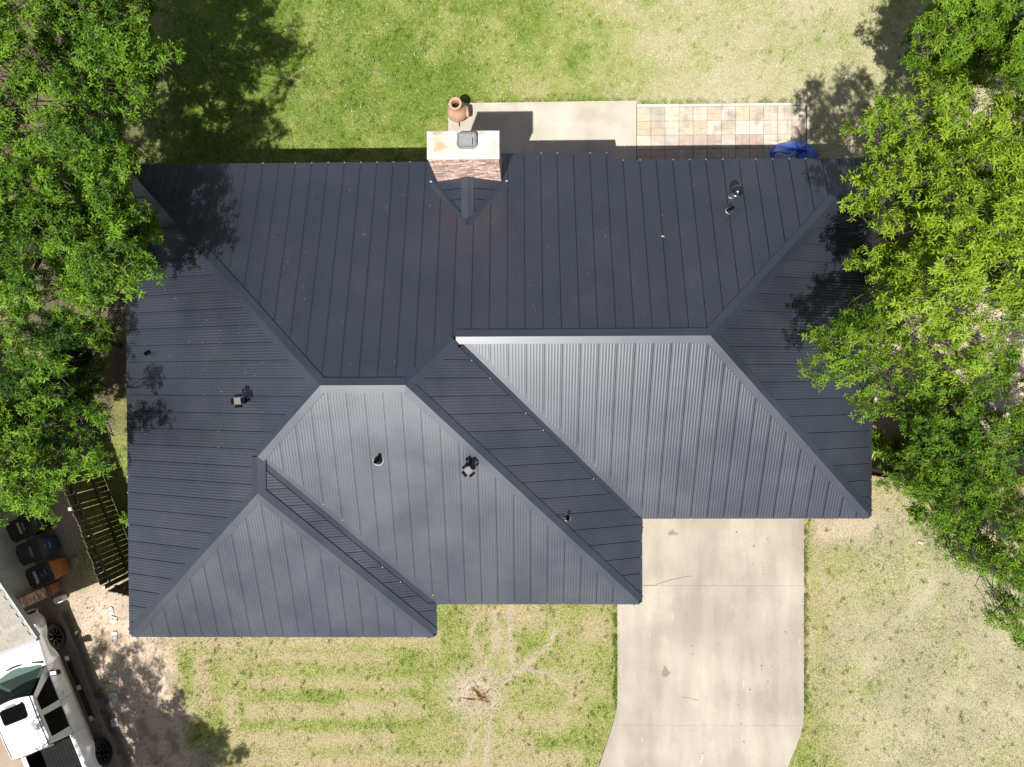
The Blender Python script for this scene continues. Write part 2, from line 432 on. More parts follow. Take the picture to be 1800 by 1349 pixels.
M['ground'] = attr_mat("lawn soil and thatch", 26, 0.42, bump=0.5)
M['grass'] = attr_mat("grass blades", 30, 0.0, rough=0.75, transl=0.25)
M['leaf'] = attr_mat("leaf green", 30, 0.0, rough=0.48, transl=0.24, tmul=(1.35, 1.25, 0.55))

# ------------------------------------------------------------------ ground: colour and grass cover by place
W = 18.7; YM = 11.094; YL = 11.932; YR = 8.933; XM = 12.972; XL = 7.793; P_ = 0.4025; ZE = 2.6
def seg_dist(u, v, pts):
    d = np.full(np.shape(u), 1e9)
    for (a, b) in zip(pts[:-1], pts[1:]):
        ax, ay = a; bx, by = b
        L2 = (bx - ax) ** 2 + (by - ay) ** 2
        t = np.clip(((u - ax) * (bx - ax) + (v - ay) * (by - ay)) / L2, 0, 1)
        d = np.minimum(d, np.hypot(u - ax - t * (bx - ax), v - ay - t * (by - ay)))
    return d
ROOTS_PX = [[(836, 1090), (829, 1117), (839, 1142), (850, 1162), (846, 1180), (838, 1196)], [(872, 1080), (874, 1112), (868, 1142), (861, 1161), (848, 1178)],
            [(897, 1066), (896, 1117), (894, 1144), (903, 1167), (900, 1190), (880, 1205)], [(979, 1111), (966, 1134), (944, 1153), (926, 1168), (914, 1182), (893, 1192)],
            [(986, 1206), (970, 1188), (942, 1181), (917, 1176)], [(863, 1258), (857, 1300), (853, 1349)], [(836, 1290), (822, 1328), (816, 1352)]]
def ground_at(X, Y):
    """returns soil colour, grass colour, grass density at world points"""
    Z = gz(X, Y)
    u, v = project(X, Y, Z)
    n1 = fbm(X, Y, 2.6, 3); n2 = fbm(X, Y, 0.7, 5); n3 = fbm(X, Y, 0.22, 9, 3); n4 = fbm(X, Y, 5.0, 21, 3)
    wu = u + (n2 - 0.5) * 26 + (n3 - 0.5) * 22; wv = v + (fbm(X, Y, 0.8, 31) - 0.5) * 22 + (fbm(X, Y, 0.2, 37, 3) - 0.5) * 18
    def sb(u0, u1, v0, v1, s=7):
        return sstep(u0 - s, u0 + s, wu) * sstep(u1 + s, u1 - s, wu) * sstep(v0 - s, v0 + s, wv) * sstep(v1 + s, v1 - s, wv)
    g = 0.5 + 0 * X
    rear = sstep(480, 420, v)
    gr = np.interp(u, [-200, 450, 700, 850, 1000, 1200, 1500, 2000], [0.9, 0.98, 0.88, 0.74, 0.60, 0.46, 0.42, 0.45])
    gr = gr - 0.22 * sstep(120, 185, v) * sstep(950, 1150, u) + (n1 - 0.5) * 0.7 + (n2 - 0.5) * 0.7 + (n3 - .5) * .5
    front = np.interp(u, [0, 300, 700, 900, 1085, 1412, 1800], [0.34, 0.36, 0.44, 0.46, 0.52, 0.38, 0.32]) + (n1 - 0.5) * 0.55 + (n2 - 0.5) * 0.7 + (n3 - .5) * .5
    tan = 0
    wu0, wv0 = wu, wv
    wu = u + (n2 - 0.5) * 16 + (n3 - 0.5) * 14; wv = v + (fbm(X, Y, 0.8, 31) - 0.5) * 9 + (fbm(X, Y, 0.2, 37, 3) - 0.5) * 10
    for bx in ((300, 770, 1116, 1140), (440, 680, 1146, 1163), (440, 730, 1191, 1212), (430, 745, 1236, 1264), (400, 700, 1286, 1315), (425, 1000, 1328, 1352),
               (342, 372, 1150, 1242), (398, 414, 1220, 1290), (650, 742, 1192, 1211), (686, 735, 1229, 1253), (889, 1000, 1253, 1287), (842, 944, 1297, 1325),
               (920, 1026, 1318, 1346), (812, 930, 1062, 1092), (905, 958, 1078, 1112), (994, 1030, 1190, 1240), (1020, 1070, 1085, 1130)):
        tan = np.maximum(tan, sb(*bx))
    grn = 0
    for bx in ((772, 830, 1062, 1190), (535, 770, 1168, 1188), (455, 640, 1216, 1234), (480, 760, 1266, 1282), (310, 360, 1146, 1250), (410, 455, 1235, 1285),
               (930, 1085, 1130, 1180), (900, 1060, 1280, 1330), (1055, 1085, 1062, 1250), (640, 770, 1140, 1190)):
        grn = np.maximum(grn, sb(*bx))
    tan = tan * np.clip(0.30 + 1.0 * fbm(X, Y, 0.9, 71), 0, 0.9); grn = grn * np.clip(0.1 + 1.3 * fbm(X, Y, 0.9, 73), 0, 1)
    front = front * (1 - 0.92 * tan) + 0.06 * tan
    front = front + grn * 0.17 * (1 - tan)
    wu, wv = wu0, wv0
    diag = np.exp(-(seg_dist(u + (n2 - .5) * 30, v, [(1750, 960), (1640, 1030), (1560, 1120), (1520, 1180)]) / 11) ** 2)
    front = front - 0.45 * diag - 0.4 * sb(1430, 1540, 908, 960, 12)
    left = 0.72 + (n1 - .5) * .5 + (n2 - .5) * .6
    g = np.where(v < 480, gr, np.where(v > 1000, front, left * sstep(900, 500, u) + (0.3 + (n2 - .5) * .6) * sstep(500, 900, u)))
    g = np.where((v >= 840) & (u > 1300), front, g)
    g = np.clip(g, 0, 1)
    # bare earth
    lb = np.interp(v, [960, 1040, 1110, 1160, 1230, 1300, 1360], [172, 215, 285, 300, 318, 330, 345])
    dirt = sstep(lb + 22, lb - 14, wu) * sstep(1000, 1050, wv + 0.25 * (u - 150))
    dirt = np.maximum(dirt, sstep(165, 120, u) * sstep(820, 860, v))
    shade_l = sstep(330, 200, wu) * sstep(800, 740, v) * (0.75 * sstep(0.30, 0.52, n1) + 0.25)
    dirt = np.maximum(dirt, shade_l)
    dirt = np.maximum(dirt, sstep(1500, 1545, wu) * sstep(300, 340, v) * sstep(845, 815, wv) * sstep(0.25, 0.42, n1 * 0.6 + n2 * 0.4))
    dirt = np.maximum(dirt, 0.55 * sb(1430, 1535, 908, 945, 10))
    stump = np.exp(-(np.hypot((wu - 836) / 60, (wv - 1216) / 50)) ** 4) * (0.72 + 0.28 * sstep(.35, .5, n3))
    rt = 0
    for r in ROOTS_PX:
        rt = np.maximum(rt, np.exp(-(seg_dist(u + (n3 - .5) * 9 + (n2 - .5) * 8, v + (n3 - .5) * 8, r) / (4.0 + 6.0 * n2)) ** 2) * (0.45 + 0.9 * fbm(X, Y, 0.3, 81, 2)))
    rt = np.maximum(rt, 0.6 * np.exp(-(seg_dist(u, v, [(838, 1196), (900, 1185)]) / 16) ** 2))
    stump = np.maximum(stump, np.clip(rt * 0.80, 0, 1))
    # colours
    lush = np.array([0.155, 0.240, 0.036]); mid = np.array([0.275, 0.325, 0.088]); dry = np.array([0.425, 0.365, 0.225]); pale = np.array([0.445, 0.450, 0.285])
    gg = g[..., None]
    col = np.where(gg > 0.6, mid + (lush - mid) * np.clip((gg - 0.6) / 0.4, 0, 1), dry + (mid - dry) * np.clip(gg / 0.6, 0, 1))
    rr = (rear * sstep(850, 1350, u) * 0.92)[..., None]
    rr2 = (0.85 * sstep(1420, 1560, u) * sstep(850, 950, v))[..., None]
    col = col * (1 - np.maximum(rr, rr2) * (1 - gg)) + pale * np.maximum(rr, rr2) * (1 - gg)
    grey = (0.55 * sstep(1400, 1460, u) * sstep(850, 930, v) * sstep(.35, .6, fbm(X, Y, 1.4, 97)) + 0.10 * sstep(1400, 1460, u) * sstep(850, 930, v))[..., None]
    col = col * (1 - grey) + np.array([0.335, 0.330, 0.205]) * grey
    earth = np.array([0.47, 0.385, 0.30]) * (0.75 + 0.5 * n2)[..., None]
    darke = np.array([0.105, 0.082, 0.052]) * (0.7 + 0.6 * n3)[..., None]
    litter_shade = (sstep(0.50, 0.66, fbm(X, Y, 0.35, 51)) * 0.5 * sstep(1070, 1160, v) + 0.8 * np.exp(-(seg_dist(u + (n2 - .5) * 18, v, [(112, 1080), (165, 1205), (192, 1270), (224, 1349)]) / 10) ** 2))
    litter_shade = np.clip(np.maximum(litter_shade, sstep(330, 230, u) * sstep(860, 760, v) * 0.95), 0, 1)[..., None]  # leaf litter under the left trees, with their shade also put into the colour
    litter_shade = np.maximum(litter_shade, (0.35 * sstep(165, 140, u) * sstep(830, 870, v) * sstep(1060, 1030, v))[..., None])
    earth = earth * (1 - litter_shade) + darke * litter_shade
    sc = np.array([0.37, 0.31, 0.24]) * (0.8 + 0.4 * n3)[..., None]
    d = dirt[..., None]; s = stump[..., None]
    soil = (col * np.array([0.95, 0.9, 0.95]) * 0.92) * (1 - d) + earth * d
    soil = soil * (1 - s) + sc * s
    dens = (1 - dirt * 0.97) * (1 - stump * 0.95) * (0.55 + 0.45 * g)
    return soil, col, dens, g

def axis_coords(lo, hi, step, far):
    inner = np.arange(lo, hi + step / 2, step)
    out = []
    d = step; p = hi
    while p < far:
        d *= 1.5; p += d; out.append(p)
    outl = []
    d = step; p = lo
    while p > -far:
        d *= 1.5; p -= d; outl.append(p)
    return np.array(outl[::-1] + list(inner) + out)
gx = axis_coords(-6.4, 26.2, 0.085, 600.0); gy = axis_coords(-17.6, 6.8, 0.085, 600.0)
GX, GY = np.meshgrid(gx, gy, indexing='ij')
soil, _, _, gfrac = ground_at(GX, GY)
GZ = gz(GX, GY) + (fbm(GX, GY, 0.5, 61) - 0.5) * 0.03 - 0.012
# hollow round the grubbed-out stump
uS, vS = project(GX, GY, 0 * GX)
GZ = GZ - 0.10 * np.exp(-(np.hypot((uS - 845) / 20, (vS - 1222) / 16)) ** 2)
inhouse = (GX > 0.6) & (GX < 18.1) & (GY < -0.6) & (GY > -8.3)
GZ = np.where(inhouse, GZ - 0.05, GZ)
nx, ny = GX.shape
idx = np.arange(nx * ny).reshape(nx, ny)
a, b, c, d = idx[:-1, :-1].ravel(), idx[1:, :-1].ravel(), idx[1:, 1:].ravel(), idx[:-1, 1:].ravel()
T = np.concatenate([np.stack([a, b, c], 1), np.stack([a, c, d], 1)])
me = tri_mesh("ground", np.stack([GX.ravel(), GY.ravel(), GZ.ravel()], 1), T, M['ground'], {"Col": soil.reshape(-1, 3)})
me.polygons.foreach_set("use_smooth", np.ones(len(me.polygons), bool))
ground = inst("ground", me); tag(ground, kind="structure")

# footprints where no grass grows
def in_poly(x, y, poly):
    c = np.zeros(np.shape(x), bool); n = len(poly)
    for i in range(n):
        (x0, y0), (x1, y1) = poly[i], poly[(i + 1) % n]
        if y0 == y1: continue
        c ^= ((y0 > y) != (y1 > y)) & (x < (x1 - x0) * (y - y0) / (y1 - y0) + x0)
    return c
HOUSE = [(0.45, -0.45), (18.25, -0.45), (18.25, -8.48), (12.52, -8.48), (12.52, -10.64), (7.34, -10.64), (7.34, -11.48), (0.45, -11.48)]
DRIVE_L = [(12.71, -8.55), (12.71, -14.6), (12.69, -14.95), (12.61, -15.3), (12.16, -16.69), (11.1, -20.0)]
DRIVE_R = [(18.05, -8.55), (18.05, -15.0), (18.03, -15.35), (17.96, -15.7), (17.83, -16.05), (17.58, -16.67), (16.4, -20.0)]
DRIVE = DRIVE_L + DRIVE_R[::-1]
PATIO = [(7.906, -0.40), (13.285, -0.40), (13.285, 2.487), (7.906, 2.462)]
PAVE = [(13.29, -0.40), (18.205, -0.40), (18.205, 2.38), (13.29, 2.38)]
_n = [tuple(pxg(*q)[:2]) for q in ((101, 1066), (132, 1135), (158, 1212), (183, 1270), (215, 1345))]
NDRIVE = [(-8.5, -11.3), (_n[0][0] - 0.3, -11.62)] + _n + [(_n[-1][0] + 1.0, -19.5), (-8.5, -19.5)]

def scatter(n, x0, x1, y0, y1):
    return R.uniform(x0, x1, n), R.uniform(y0, y1, n)
def make_grass():
    n = 1150000
    x, y = scatter(n, -5.6, 25.6, -17.1, 6.3)
    soilc, col, dens, g = ground_at(x, y)
    keep = R.random(n) < dens * 0.75
    for poly in (HOUSE, DRIVE, PATIO, PAVE, NDRIVE):
        keep &= ~in_poly(x + R.normal(size=n) * 0.028, y + R.normal(size=n) * 0.028, poly)
    # fewer blades far under the eaves, where nothing of the lawn shows
    keep &= ~((x > 1.2) & (x < 17.6) & (y < -1.0) & (y > -8.0))
    x, y, col, g = x[keep], y[keep], col[keep], g[keep]
    n = len(x)
    z = gz(x, y) - 0.015
    az = R.uniform(0, 2 * np.pi, n); lean = R.uniform(0.45, 1.35, n)
    ln = R.uniform(0.035, 0.085, n) * (0.75 + 0.5 * g); wd = R.uniform(0.0045, 0.0105, n)
    dx, dy = np.cos(az), np.sin(az)
    tip = np.stack([x + dx * ln * np.sin(lean), y + dy * ln * np.sin(lean), z + 0.012 + ln * np.cos(lean)], 1)
    b0 = np.stack([x - dy * wd, y + dx * wd, z], 1); b1 = np.stack([x + dy * wd, y - dx * wd, z], 1)
    V = np.stack([b0, b1, tip], 1).reshape(-1, 3)
    straw = R.random(n) < (0.32 - 0.26 * g)
    k = R.uniform(0.62, 1.5, n)
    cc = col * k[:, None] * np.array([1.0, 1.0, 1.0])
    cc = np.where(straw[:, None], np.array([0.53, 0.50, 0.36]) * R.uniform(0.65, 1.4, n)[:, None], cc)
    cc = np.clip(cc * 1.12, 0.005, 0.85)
    # scattered coarse tufts, thicker along the concrete edges
    m_ = 5200
    tx, ty = scatter(m_, -2.0, 25.0, -17.0, 6.2)
    ex = np.concatenate([np.full(90, 12.70) - np.abs(R.normal(size=90)) * .06, np.full(130, 18.06) + np.abs(R.normal(size=130)) * .06, R.uniform(7.9, 13.3, 110), R.uniform(13.3, 18.2, 80)])
    ey = np.concatenate([R.uniform(-15, -11.1, 90), R.uniform(-15.2, -9.0, 130), 2.475 + np.abs(R.normal(size=110)) * .05, 2.40 + np.abs(R.normal(size=80)) * .05])
    tx = np.concatenate([tx, ex]); ty = np.concatenate([ty, ey])
    _, tc_, td_, tg_ = ground_at(tx, ty)
    ok = (R.random(len(tx)) < td_ * (.35 + .65 * tg_)) | (np.arange(len(tx)) >= m_)
    for poly in (HOUSE, DRIVE, PATIO, PAVE, NDRIVE): ok &= ~in_poly(tx, ty, poly)
    tx, ty, tc_ = tx[ok], ty[ok], tc_[ok]; nb = 16
    bx_t = np.repeat(tx, nb) + R.normal(size=len(tx) * nb) * .028; by_t = np.repeat(ty, nb) + R.normal(size=len(tx) * nb) * .028
    az = R.uniform(0, 6.283, len(bx_t)); ln = R.uniform(.05, .12, len(bx_t)); le = R.uniform(.3, 1.2, len(bx_t)); wd = R.uniform(.005, .010, len(bx_t)); zt = gz(bx_t, by_t) - .01
    V2 = np.stack([np.stack([bx_t - np.sin(az) * wd, by_t + np.cos(az) * wd, zt], 1), np.stack([bx_t + np.sin(az) * wd, by_t - np.cos(az) * wd, zt], 1),
                   np.stack([bx_t + np.cos(az) * ln * np.sin(le), by_t + np.sin(az) * ln * np.sin(le), zt + .015 + ln * np.cos(le)], 1)], 1).reshape(-1, 3)
    tk_ = np.repeat(R.uniform(.70, 1.2, len(tx)), nb)[:, None] * R.uniform(.75, 1.25, (len(bx_t), 1))
    c2_ = np.clip(np.repeat(tc_ * np.array([.92, 1.05, .80]), nb, 0) * tk_, .005, .8)
    V = np.concatenate([V, V2]); cc = np.concatenate([cc, c2_]); n = len(cc)
    me = tri_mesh("grass", V, np.arange(3 * n).reshape(-1, 3), M['grass'], {"Col": np.repeat(cc, 3, 0)})
    o = inst("grass", me)
    tag(o, "short mown grass, green and straw coloured, over the yards round the house", "grass", kind="stuff")
make_grass()
# ------------------------------------------------------------------ paving
drive = empty("driveway"); tag(drive, kind="structure")
def slab_poly(y1, y0):
    def xat(line, y):
        ys = [-p[1] for p in line]; xs = [p[0] for p in line]
        return float(np.interp(-y, ys, xs))
    cuts = sorted({y1, y0} | {p[1] for p in DRIVE_L[1:-1] + DRIVE_R[1:-1] if y0 < p[1] < y1}, reverse=True)
    return [(xat(DRIVE_L, y), y) for y in cuts] + [(xat(DRIVE_R, y), y) for y in cuts[::-1]]
for (ya, yb) in ((-8.55, -11.405), (-11.4085, -15.44), (-15.4425, -20.0)):
    MB().prism(slab_poly(ya, yb), -0.12, 0.045).build("slab", M['drive'], drive, bevel=0.002)
for crack in ([(1124, 1030), (1150, 1029), (1178, 1020), (1205, 1014), (1216, 1013)], [(1200, 1226), (1215, 1228), (1228, 1232)], [(1360, 1222), (1369, 1240), (1372, 1249)]):
    mb = MB(); P_c = [px(u, v, 0.05) for u, v in crack]; row0 = []; row1 = []
    for q_ in P_c:
        w_ = random.uniform(.004, .011); row0.append((q_[0], q_[1] - w_, .0462)); row1.append((q_[0], q_[1] + w_, .0462))
    mb.grid([row0, row1]).build("crack", M['joint'], drive, fix=False)
patio = empty("patio"); tag(patio, kind="structure")
MB().prism(PATIO, -0.12, 0.05).build("slab", M['patio'], patio, bevel=0.008)
pave = empty("pavement"); tag(pave, kind="structure")
MB().prism([(13.292, -0.4), (18.2, -0.4), (18.2, 2.375), (13.292, 2.375)], -0.12, 0.006).build("bed", M['joint'], pave)
PATS = [[(0, 0, 1, 1)],
        [(0, 0, 1, .5), (0, .5, 1, 1)],
        [(0, 0, .5, 1), (.5, 0, 1, .35), (.5, .35, 1, 1)],
        [(0, 0, .5, .62), (0, .62, .5, 1), (.5, 0, 1, .45), (.5, .45, 1, 1)],
        [(0, 0, .68, .42), (.68, 0, 1, .42), (0, .42, .45, 1), (.45, .42, 1, 1)],
        [(0, 0, .33, .66), (.33, 0, 1, .33), (.33, .33, 1, 1), (0, .66, .33, 1)]]
pav_me = {}
for pi, rects in enumerate(PATS):
    for ci in range(len(PAV)):
        mb = MB(); s = 0.392; gr = 0.006
        mb.box((0, 0, 0.013), (s, s, 0.026))
        for (x0, y0, x1, y1) in rects:
            mb.box(((x0 + x1) / 2 * s - s / 2, (y0 + y1) / 2 * s - s / 2, 0.033), ((x1 - x0) * s - gr, (y1 - y0) * s - gr, 0.016))
        pav_me[pi, ci] = mb.data("paver", PAV[ci])
rows_c = [[1, 3, 0, 0, 0, 1, 4, 1, 1, 0, 0, 0], [1, 1, 0, 0, 1, 4, 1, 4, 4, 0, 0, 2], [0, 3, 3, 2, 2, 2, 3, 2, 2, 0, 0, 1],
          [2, 2, 2, 3, 3, 3, 2, 3, 2, 3, 3, 3], [2, 3, 2, 3, 3, 2, 2, 3, 2, 3, 2, 3], [3, 2, 3, 2, 3, 3, 2, 3, 2, 2, 3, 3]]
for r in range(6):
    for k in range(12):
        pi = random.choice([1, 2, 3, 3, 4, 4, 5, 2]) if r != 2 or k > 7 else random.choice([0, 0, 1])
        inst("paver", pav_me[pi, rows_c[r][k]], pave, (13.30 + 0.2 + k * 0.4, 2.292 - 0.2 - r * 0.4, 0.006 + random.uniform(0, 0.005)),
             (random.uniform(-.006, .006), random.uniform(-.006, .006), random.choice([0, 1, 2, 3]) * math.pi / 2 + random.uniform(-.01, .01)))
xs = [13.30, 14.52, 15.74, 16.96, 18.198]
for x0, x1 in zip(xs[:-1], xs[1:]):
    MB().box(((x0 + x1) / 2, 2.335, 0.02), (x1 - x0 - 0.008, 0.075, 0.09)).build("edging_stone", M['edging'], pave, bevel=0.008)
for y0, y1 in ((1.20, 2.290), (0.10, 1.192), (-0.4, 0.092)):
    MB().box((18.162, (y0 + y1) / 2, 0.018), (0.072, y1 - y0, 0.09)).build("edging_stone", M['edging'], pave, bevel=0.008)
nd = empty("neighbour_driveway"); tag(nd, kind="structure")
mb = MB(); mb.prism(NDRIVE, -0.5, -0.325); mb.build("slab", M['drive2'], nd)

# ------------------------------------------------------------------ the house
house = empty("house", (0, 0, 0))
tag(house, "single storey house under a dark blue grey standing seam metal hip roof", "house")
mb = MB(); mb.prism(HOUSE, -0.3, 2.42); mb.build("wall", M['wall'], house)
OUT = [(0.03, -0.03), (W - 0.03, -0.03), (W - 0.03, -YR + 0.03), (XM - 0.03, -YR + 0.03), (XM - 0.03, -YM + 0.03), (XL - 0.03, -YM + 0.03), (XL - 0.03, -YL + 0.03), (0.03, -YL + 0.03)]
mb = MB(); mb.prism(OUT, 2.425, 2.44); mb.build("soffit", M['soffit'], house)
PITCH = 0.4115
def pw(pts):
    xs = [p[0] for p in pts]; ys = [p[1] for p in pts]
    return lambda s: float(np.interp(s, xs, ys))
zero = lambda s: 0.0
# slope = origin, along-eave dir, up-slope dir, s range, upper line, lower line, seam reference, valley?
SL = {
 'north': ((0, 0), (1, 0), (0, -1), 0, W, pw([(0, 0), (5.547, 5.547), (7.425, 5.547), (8.505, 4.467), (14.233, 4.467), (W, 0)]), zero, 12.128, False),
 'west': ((0, 0), (0, -1), (1, 0), 0, YL, pw([(0, 0), (5.547, 5.547), (7.197, 3.897), (8.036, 3.897), (YL, 0)]), zero, 5.383, False),
 'south_left': ((0, -YL), (1, 0), (0, 1), 0, XL, pw([(0, 0), (XL / 2, XL / 2), (XL, 0)]), zero, 2.25, False),
 'east_left': ((XL, 0), (0, -1), (-1, 0), 7.197, YL, pw([(7.197, 3.897), (8.036, 3.897), (YL, 0)]), pw([(7.197, 3.897), (YM, 0), (YL, 0)]), 9.20, True),
 'south_mid': ((0, -YM), (1, 0), (0, 1), 3.896, XM, pw([(3.896, 3.896), (5.547, 5.547), (7.425, 5.547), (XM, 0)]), pw([(3.896, 3.897), (XL, 0), (XM, 0)]), 9.368, True),
 'east_mid': ((XM, 0), (0, -1), (-1, 0), 4.467, YM, pw([(4.467, 4.467), (5.547, 5.547), (YM, 0)]), pw([(4.467, 4.466), (YR, 0), (YM, 0)]), 7.04, True),
 'south_right': ((0, -YR), (1, 0), (0, 1), 8.505, W, pw([(8.505, 4.467), (14.233, 4.467), (W, 0)]), pw([(8.505, 4.466), (XM, 0), (W, 0)]), 15.858, True),
 'east_right': ((W, 0), (0, -1), (-1, 0), 0, YR, pw([(0, 0), (YR / 2, YR / 2), (YR, 0)]), zero, 7.58, False),
}
EXT0, EXT1 = 8.72, 12.265       # stretch of the rear eave that reaches further out over the patio
PROF = [(0.006, -0.022), (0.006, 0.013), (0.020, 0.013), (0.024, 0.0)]
for k in range(5):
    q = 0.056 + k * 0.069
    PROF += [(q, 0.0), (q + 0.018, 0.0022), (q + 0.036, 0.0022), (q + 0.054, 0.0)]
PROF += [(0.4065, 0.0), (0.4065, -0.022)]
def slope_pt(sl, s, t, h):
    o, es, et = sl[0], sl[1], sl[2]
    return (o[0] + es[0] * s + et[0] * t, o[1] + es[1] * s + et[1] * t, ZE + P_ * t + h)
n_panels = 0
for name, sl in SL.items():
    s0, s1, hi, lo, ref, valley = sl[3], sl[4], sl[5], sl[6], sl[7], sl[8]
    # deck under the panels
    ss = sorted(set(list(np.linspace(s0, s1, 60)) + ([EXT0, EXT0 + 1e-4, EXT1 - 1e-4, EXT1] if name == 'north' else [])))
    def lo_e(s):
        if name == 'north' and EXT0 < s < EXT1: return -0.22
        return lo(s)
    rows = [[slope_pt(sl, s, lo_e(s), -0.002) for s in ss], [slope_pt(sl, s, hi(s), -0.002) for s in ss]]
    deck = MB().grid(rows).build("roof_slope", M['deck'], house, fix=False)
    rib = 1.7 if name in ('west', 'east_left', 'east_right') else 1.0
    k0 = math.floor((s0 - ref) / PITCH) - 1; k1 = math.ceil((s1 - ref) / PITCH) + 1
    for k in range(k0, k1):
        base = ref + k * PITCH
        cols = []
        for (d_, h_) in PROF:
            s = base + d_
            if s < s0 or s > s1: continue
            l_ = lo_e(s); h2 = hi(s) - 0.035
            if valley and lo(s) > 0.0: l_ = lo(s) + 0.17
            else: l_ = l_ - 0.03
            if h2 - l_ < 0.02: continue
            h_ = h_ * rib if 0 < h_ < 0.01 else h_
            cols.append((slope_pt(sl, s, l_, 0.03 + h_), slope_pt(sl, s, h2, 0.03 + h_)))
        if len(cols) < 3: continue
        mb = MB().grid([[c[0] for c in cols], [c[1] for c in cols]])
        mb.build("roof_panel", M['metal'], deck, fix=False); n_panels += 1
mb = MB()
for name, sl in SL.items():
    for k in range(-60, 60):
        sv = sl[7] + k * PITCH + 0.013
        if not (sl[3] + .2 < sv < sl[4] - .2): continue
        l_ = -0.22 if (name == 'north' and EXT0 < sv < EXT1) else sl[6](sv)
        if sl[5](sv) - l_ < .25: continue
        c_ = slope_pt(sl, sv, l_ + (0.185 if l_ > 0.02 else -0.022), 0.040)
        if random.random() < (.8 if name == 'north' else .3): mb.box(c_, (0.026, 0.026, 0.012))
o = mb.build("rib_end", M['galvlite2'], house); tag(o, kind="stuff")
# ridge and hip caps, valley sheets
def zp(t): return ZE + P_ * t
PT = {'A': (0, 0, ZE), 'B': (0, -YL, ZE), 'C': (XL, -YL, ZE), 'D': (XL, -YM, ZE), 'E': (XM, -YM, ZE), 'F': (XM, -YR, ZE), 'G': (W, -YR, ZE), 'I': (W, 0, ZE),
      'P': (5.547, -5.547, zp(5.547)), 'Q': (7.425, -5.547, zp(5.547)), 'R': (3.896, -7.197, zp(3.897)), 'S': (3.896, -8.036, zp(3.897)),
      'T': (8.505, -4.467, zp(4.467)), 'U': (14.233, -4.467, zp(4.467))}
q2 = 0.70710678
def strip_cap(name, a, b, d1, d2, drop, w=0.165, lift=0.0, ext=(0.0, 0.0), joints=0, fl=0.0):
    a = Vector(PT[a]) if isinstance(a, str) else Vector(a); b = Vector(PT[b]) if isinstance(b, str) else Vector(b)
    dr = (b - a).normalized(); a = a - dr * ext[0]; b = b + dr * ext[1]
    d1 = Vector((*d1, 0)); d2 = Vector((*d2, 0))
    cuts = [0.0] + [(k + 1) / (joints + 1) for k in range(joints)] + [1.0]
    for i in range(len(cuts) - 1):
        pa = a.lerp(b, cuts[i]); pb = a.lerp(b, cuts[i + 1])
        dz = 0.004 * i + lift
        def line(p):
            return [p + d1 * w + Vector((0, 0, -drop * w + 0.024)), p + d1 * w + Vector((0, 0, -drop * w + 0.062 + fl + dz)), p + Vector((0, 0, 0.070 + dz)),
                    p + d2 * w + Vector((0, 0, -drop * w + 0.062 + fl + dz)), p + d2 * w + Vector((0, 0, -drop * w + 0.024))]
        mb = MB().grid([line(pa), line(pb)])
        n = 5
        if name == 'hip_cap': mb.f.append(tuple(range(n)) if ext[1] == 0 else tuple(range(n, 2 * n)))
        mb.build(name, M['cap'], house)
hp = P_ * q2
strip_cap("ridge_cap", 'P', 'Q', (0, 1), (0, -1), P_, lift=0.006, fl=0.006)
strip_cap("ridge_cap", 'T', 'U', (0, 1), (0, -1), P_, lift=0.0, joints=1, fl=0.012)
strip_cap("ridge_cap", 'R', 'S', (-1, 0), (1, 0), P_, lift=0.006)
strip_cap("hip_cap", 'A', 'P', (q2, q2), (-q2, -q2), hp, ext=(-.10, 0), joints=1)
strip_cap("hip_cap", 'B', 'S', (-q2, q2), (q2, -q2), hp, ext=(-.10, 0))
strip_cap("hip_cap", 'C', 'S', (q2, q2), (-q2, -q2), hp, ext=(-.10, 0), lift=0.003)
strip_cap("hip_cap", 'P', 'R', (-q2, q2), (q2, -q2), hp, lift=0.003)
strip_cap("hip_cap", 'Q', 'E', (q2, q2), (-q2, -q2), hp, ext=(0, -.10), joints=1)
strip_cap("hip_cap", 'Q', 'T', (-q2, q2), (q2, -q2), hp, lift=-0.004, ext=(0, -.07))
strip_cap("hip_cap", 'I', 'U', (-q2, q2), (q2, -q2), hp, ext=(-.10, 0), joints=1)
strip_cap("hip_cap", 'G', 'U', (q2, q2), (-q2, -q2), hp, ext=(-.10, 0), joints=1)
for (a, b) in (('R', 'D'), ('T', 'F')):
    A_, B_ = Vector(PT[a]), Vector(PT[b]); dr = (B_ - A_).normalized(); B_ = B_ + dr * 0.06; A_ = A_ + dr * (0.235 if a == 'T' else 0.13)
    def vline(p):
        return [p + Vector((q2, q2, 0)) * 0.21 + Vector((0, 0, hp * 0.21 + 0.014)), p + Vector((0, 0, 0.004)), p + Vector((-q2, -q2, 0)) * 0.21 + Vector((0, 0, hp * 0.21 + 0.014))]
    MB().grid([vline(A_), vline(B_)]).build("valley_sheet", M['cap'], house, fix=False)
# fascia boards under the eaves
FAS = [((0, 0), (EXT0, 0)), ((EXT1, 0), (W, 0)), ((W, 0), (W, -YR)), ((W, -YR), (XM, -YR)), ((XM, -YR), (XM, -YM)), ((XM, -YM), (XL, -YM)), ((XL, -YM), (XL, -YL)), ((XL, -YL), (0, -YL)), ((0, -YL), (0, 0))]
for (p, q) in FAS:
    p = Vector(p); q = Vector(q); d_ = (q - p); L = d_.length; ang = math.atan2(d_.y, d_.x); c_ = (p + q) / 2
    nrm = Vector((-d_.y, d_.x)).normalized(); c_ = c_ - nrm * 0.014
    MB().box((0, 0, 0), (L - 0.03, 0.022, 0.16)).build("fascia_board", M['cap'], house, loc=(c_.x, c_.y, ZE - 0.092), rz=ang)
MB().box(((EXT0 + EXT1) / 2, 0.205, 2.445), (EXT1 - EXT0, 0.022, 0.14)).build("fascia_board", M['cap'], house)
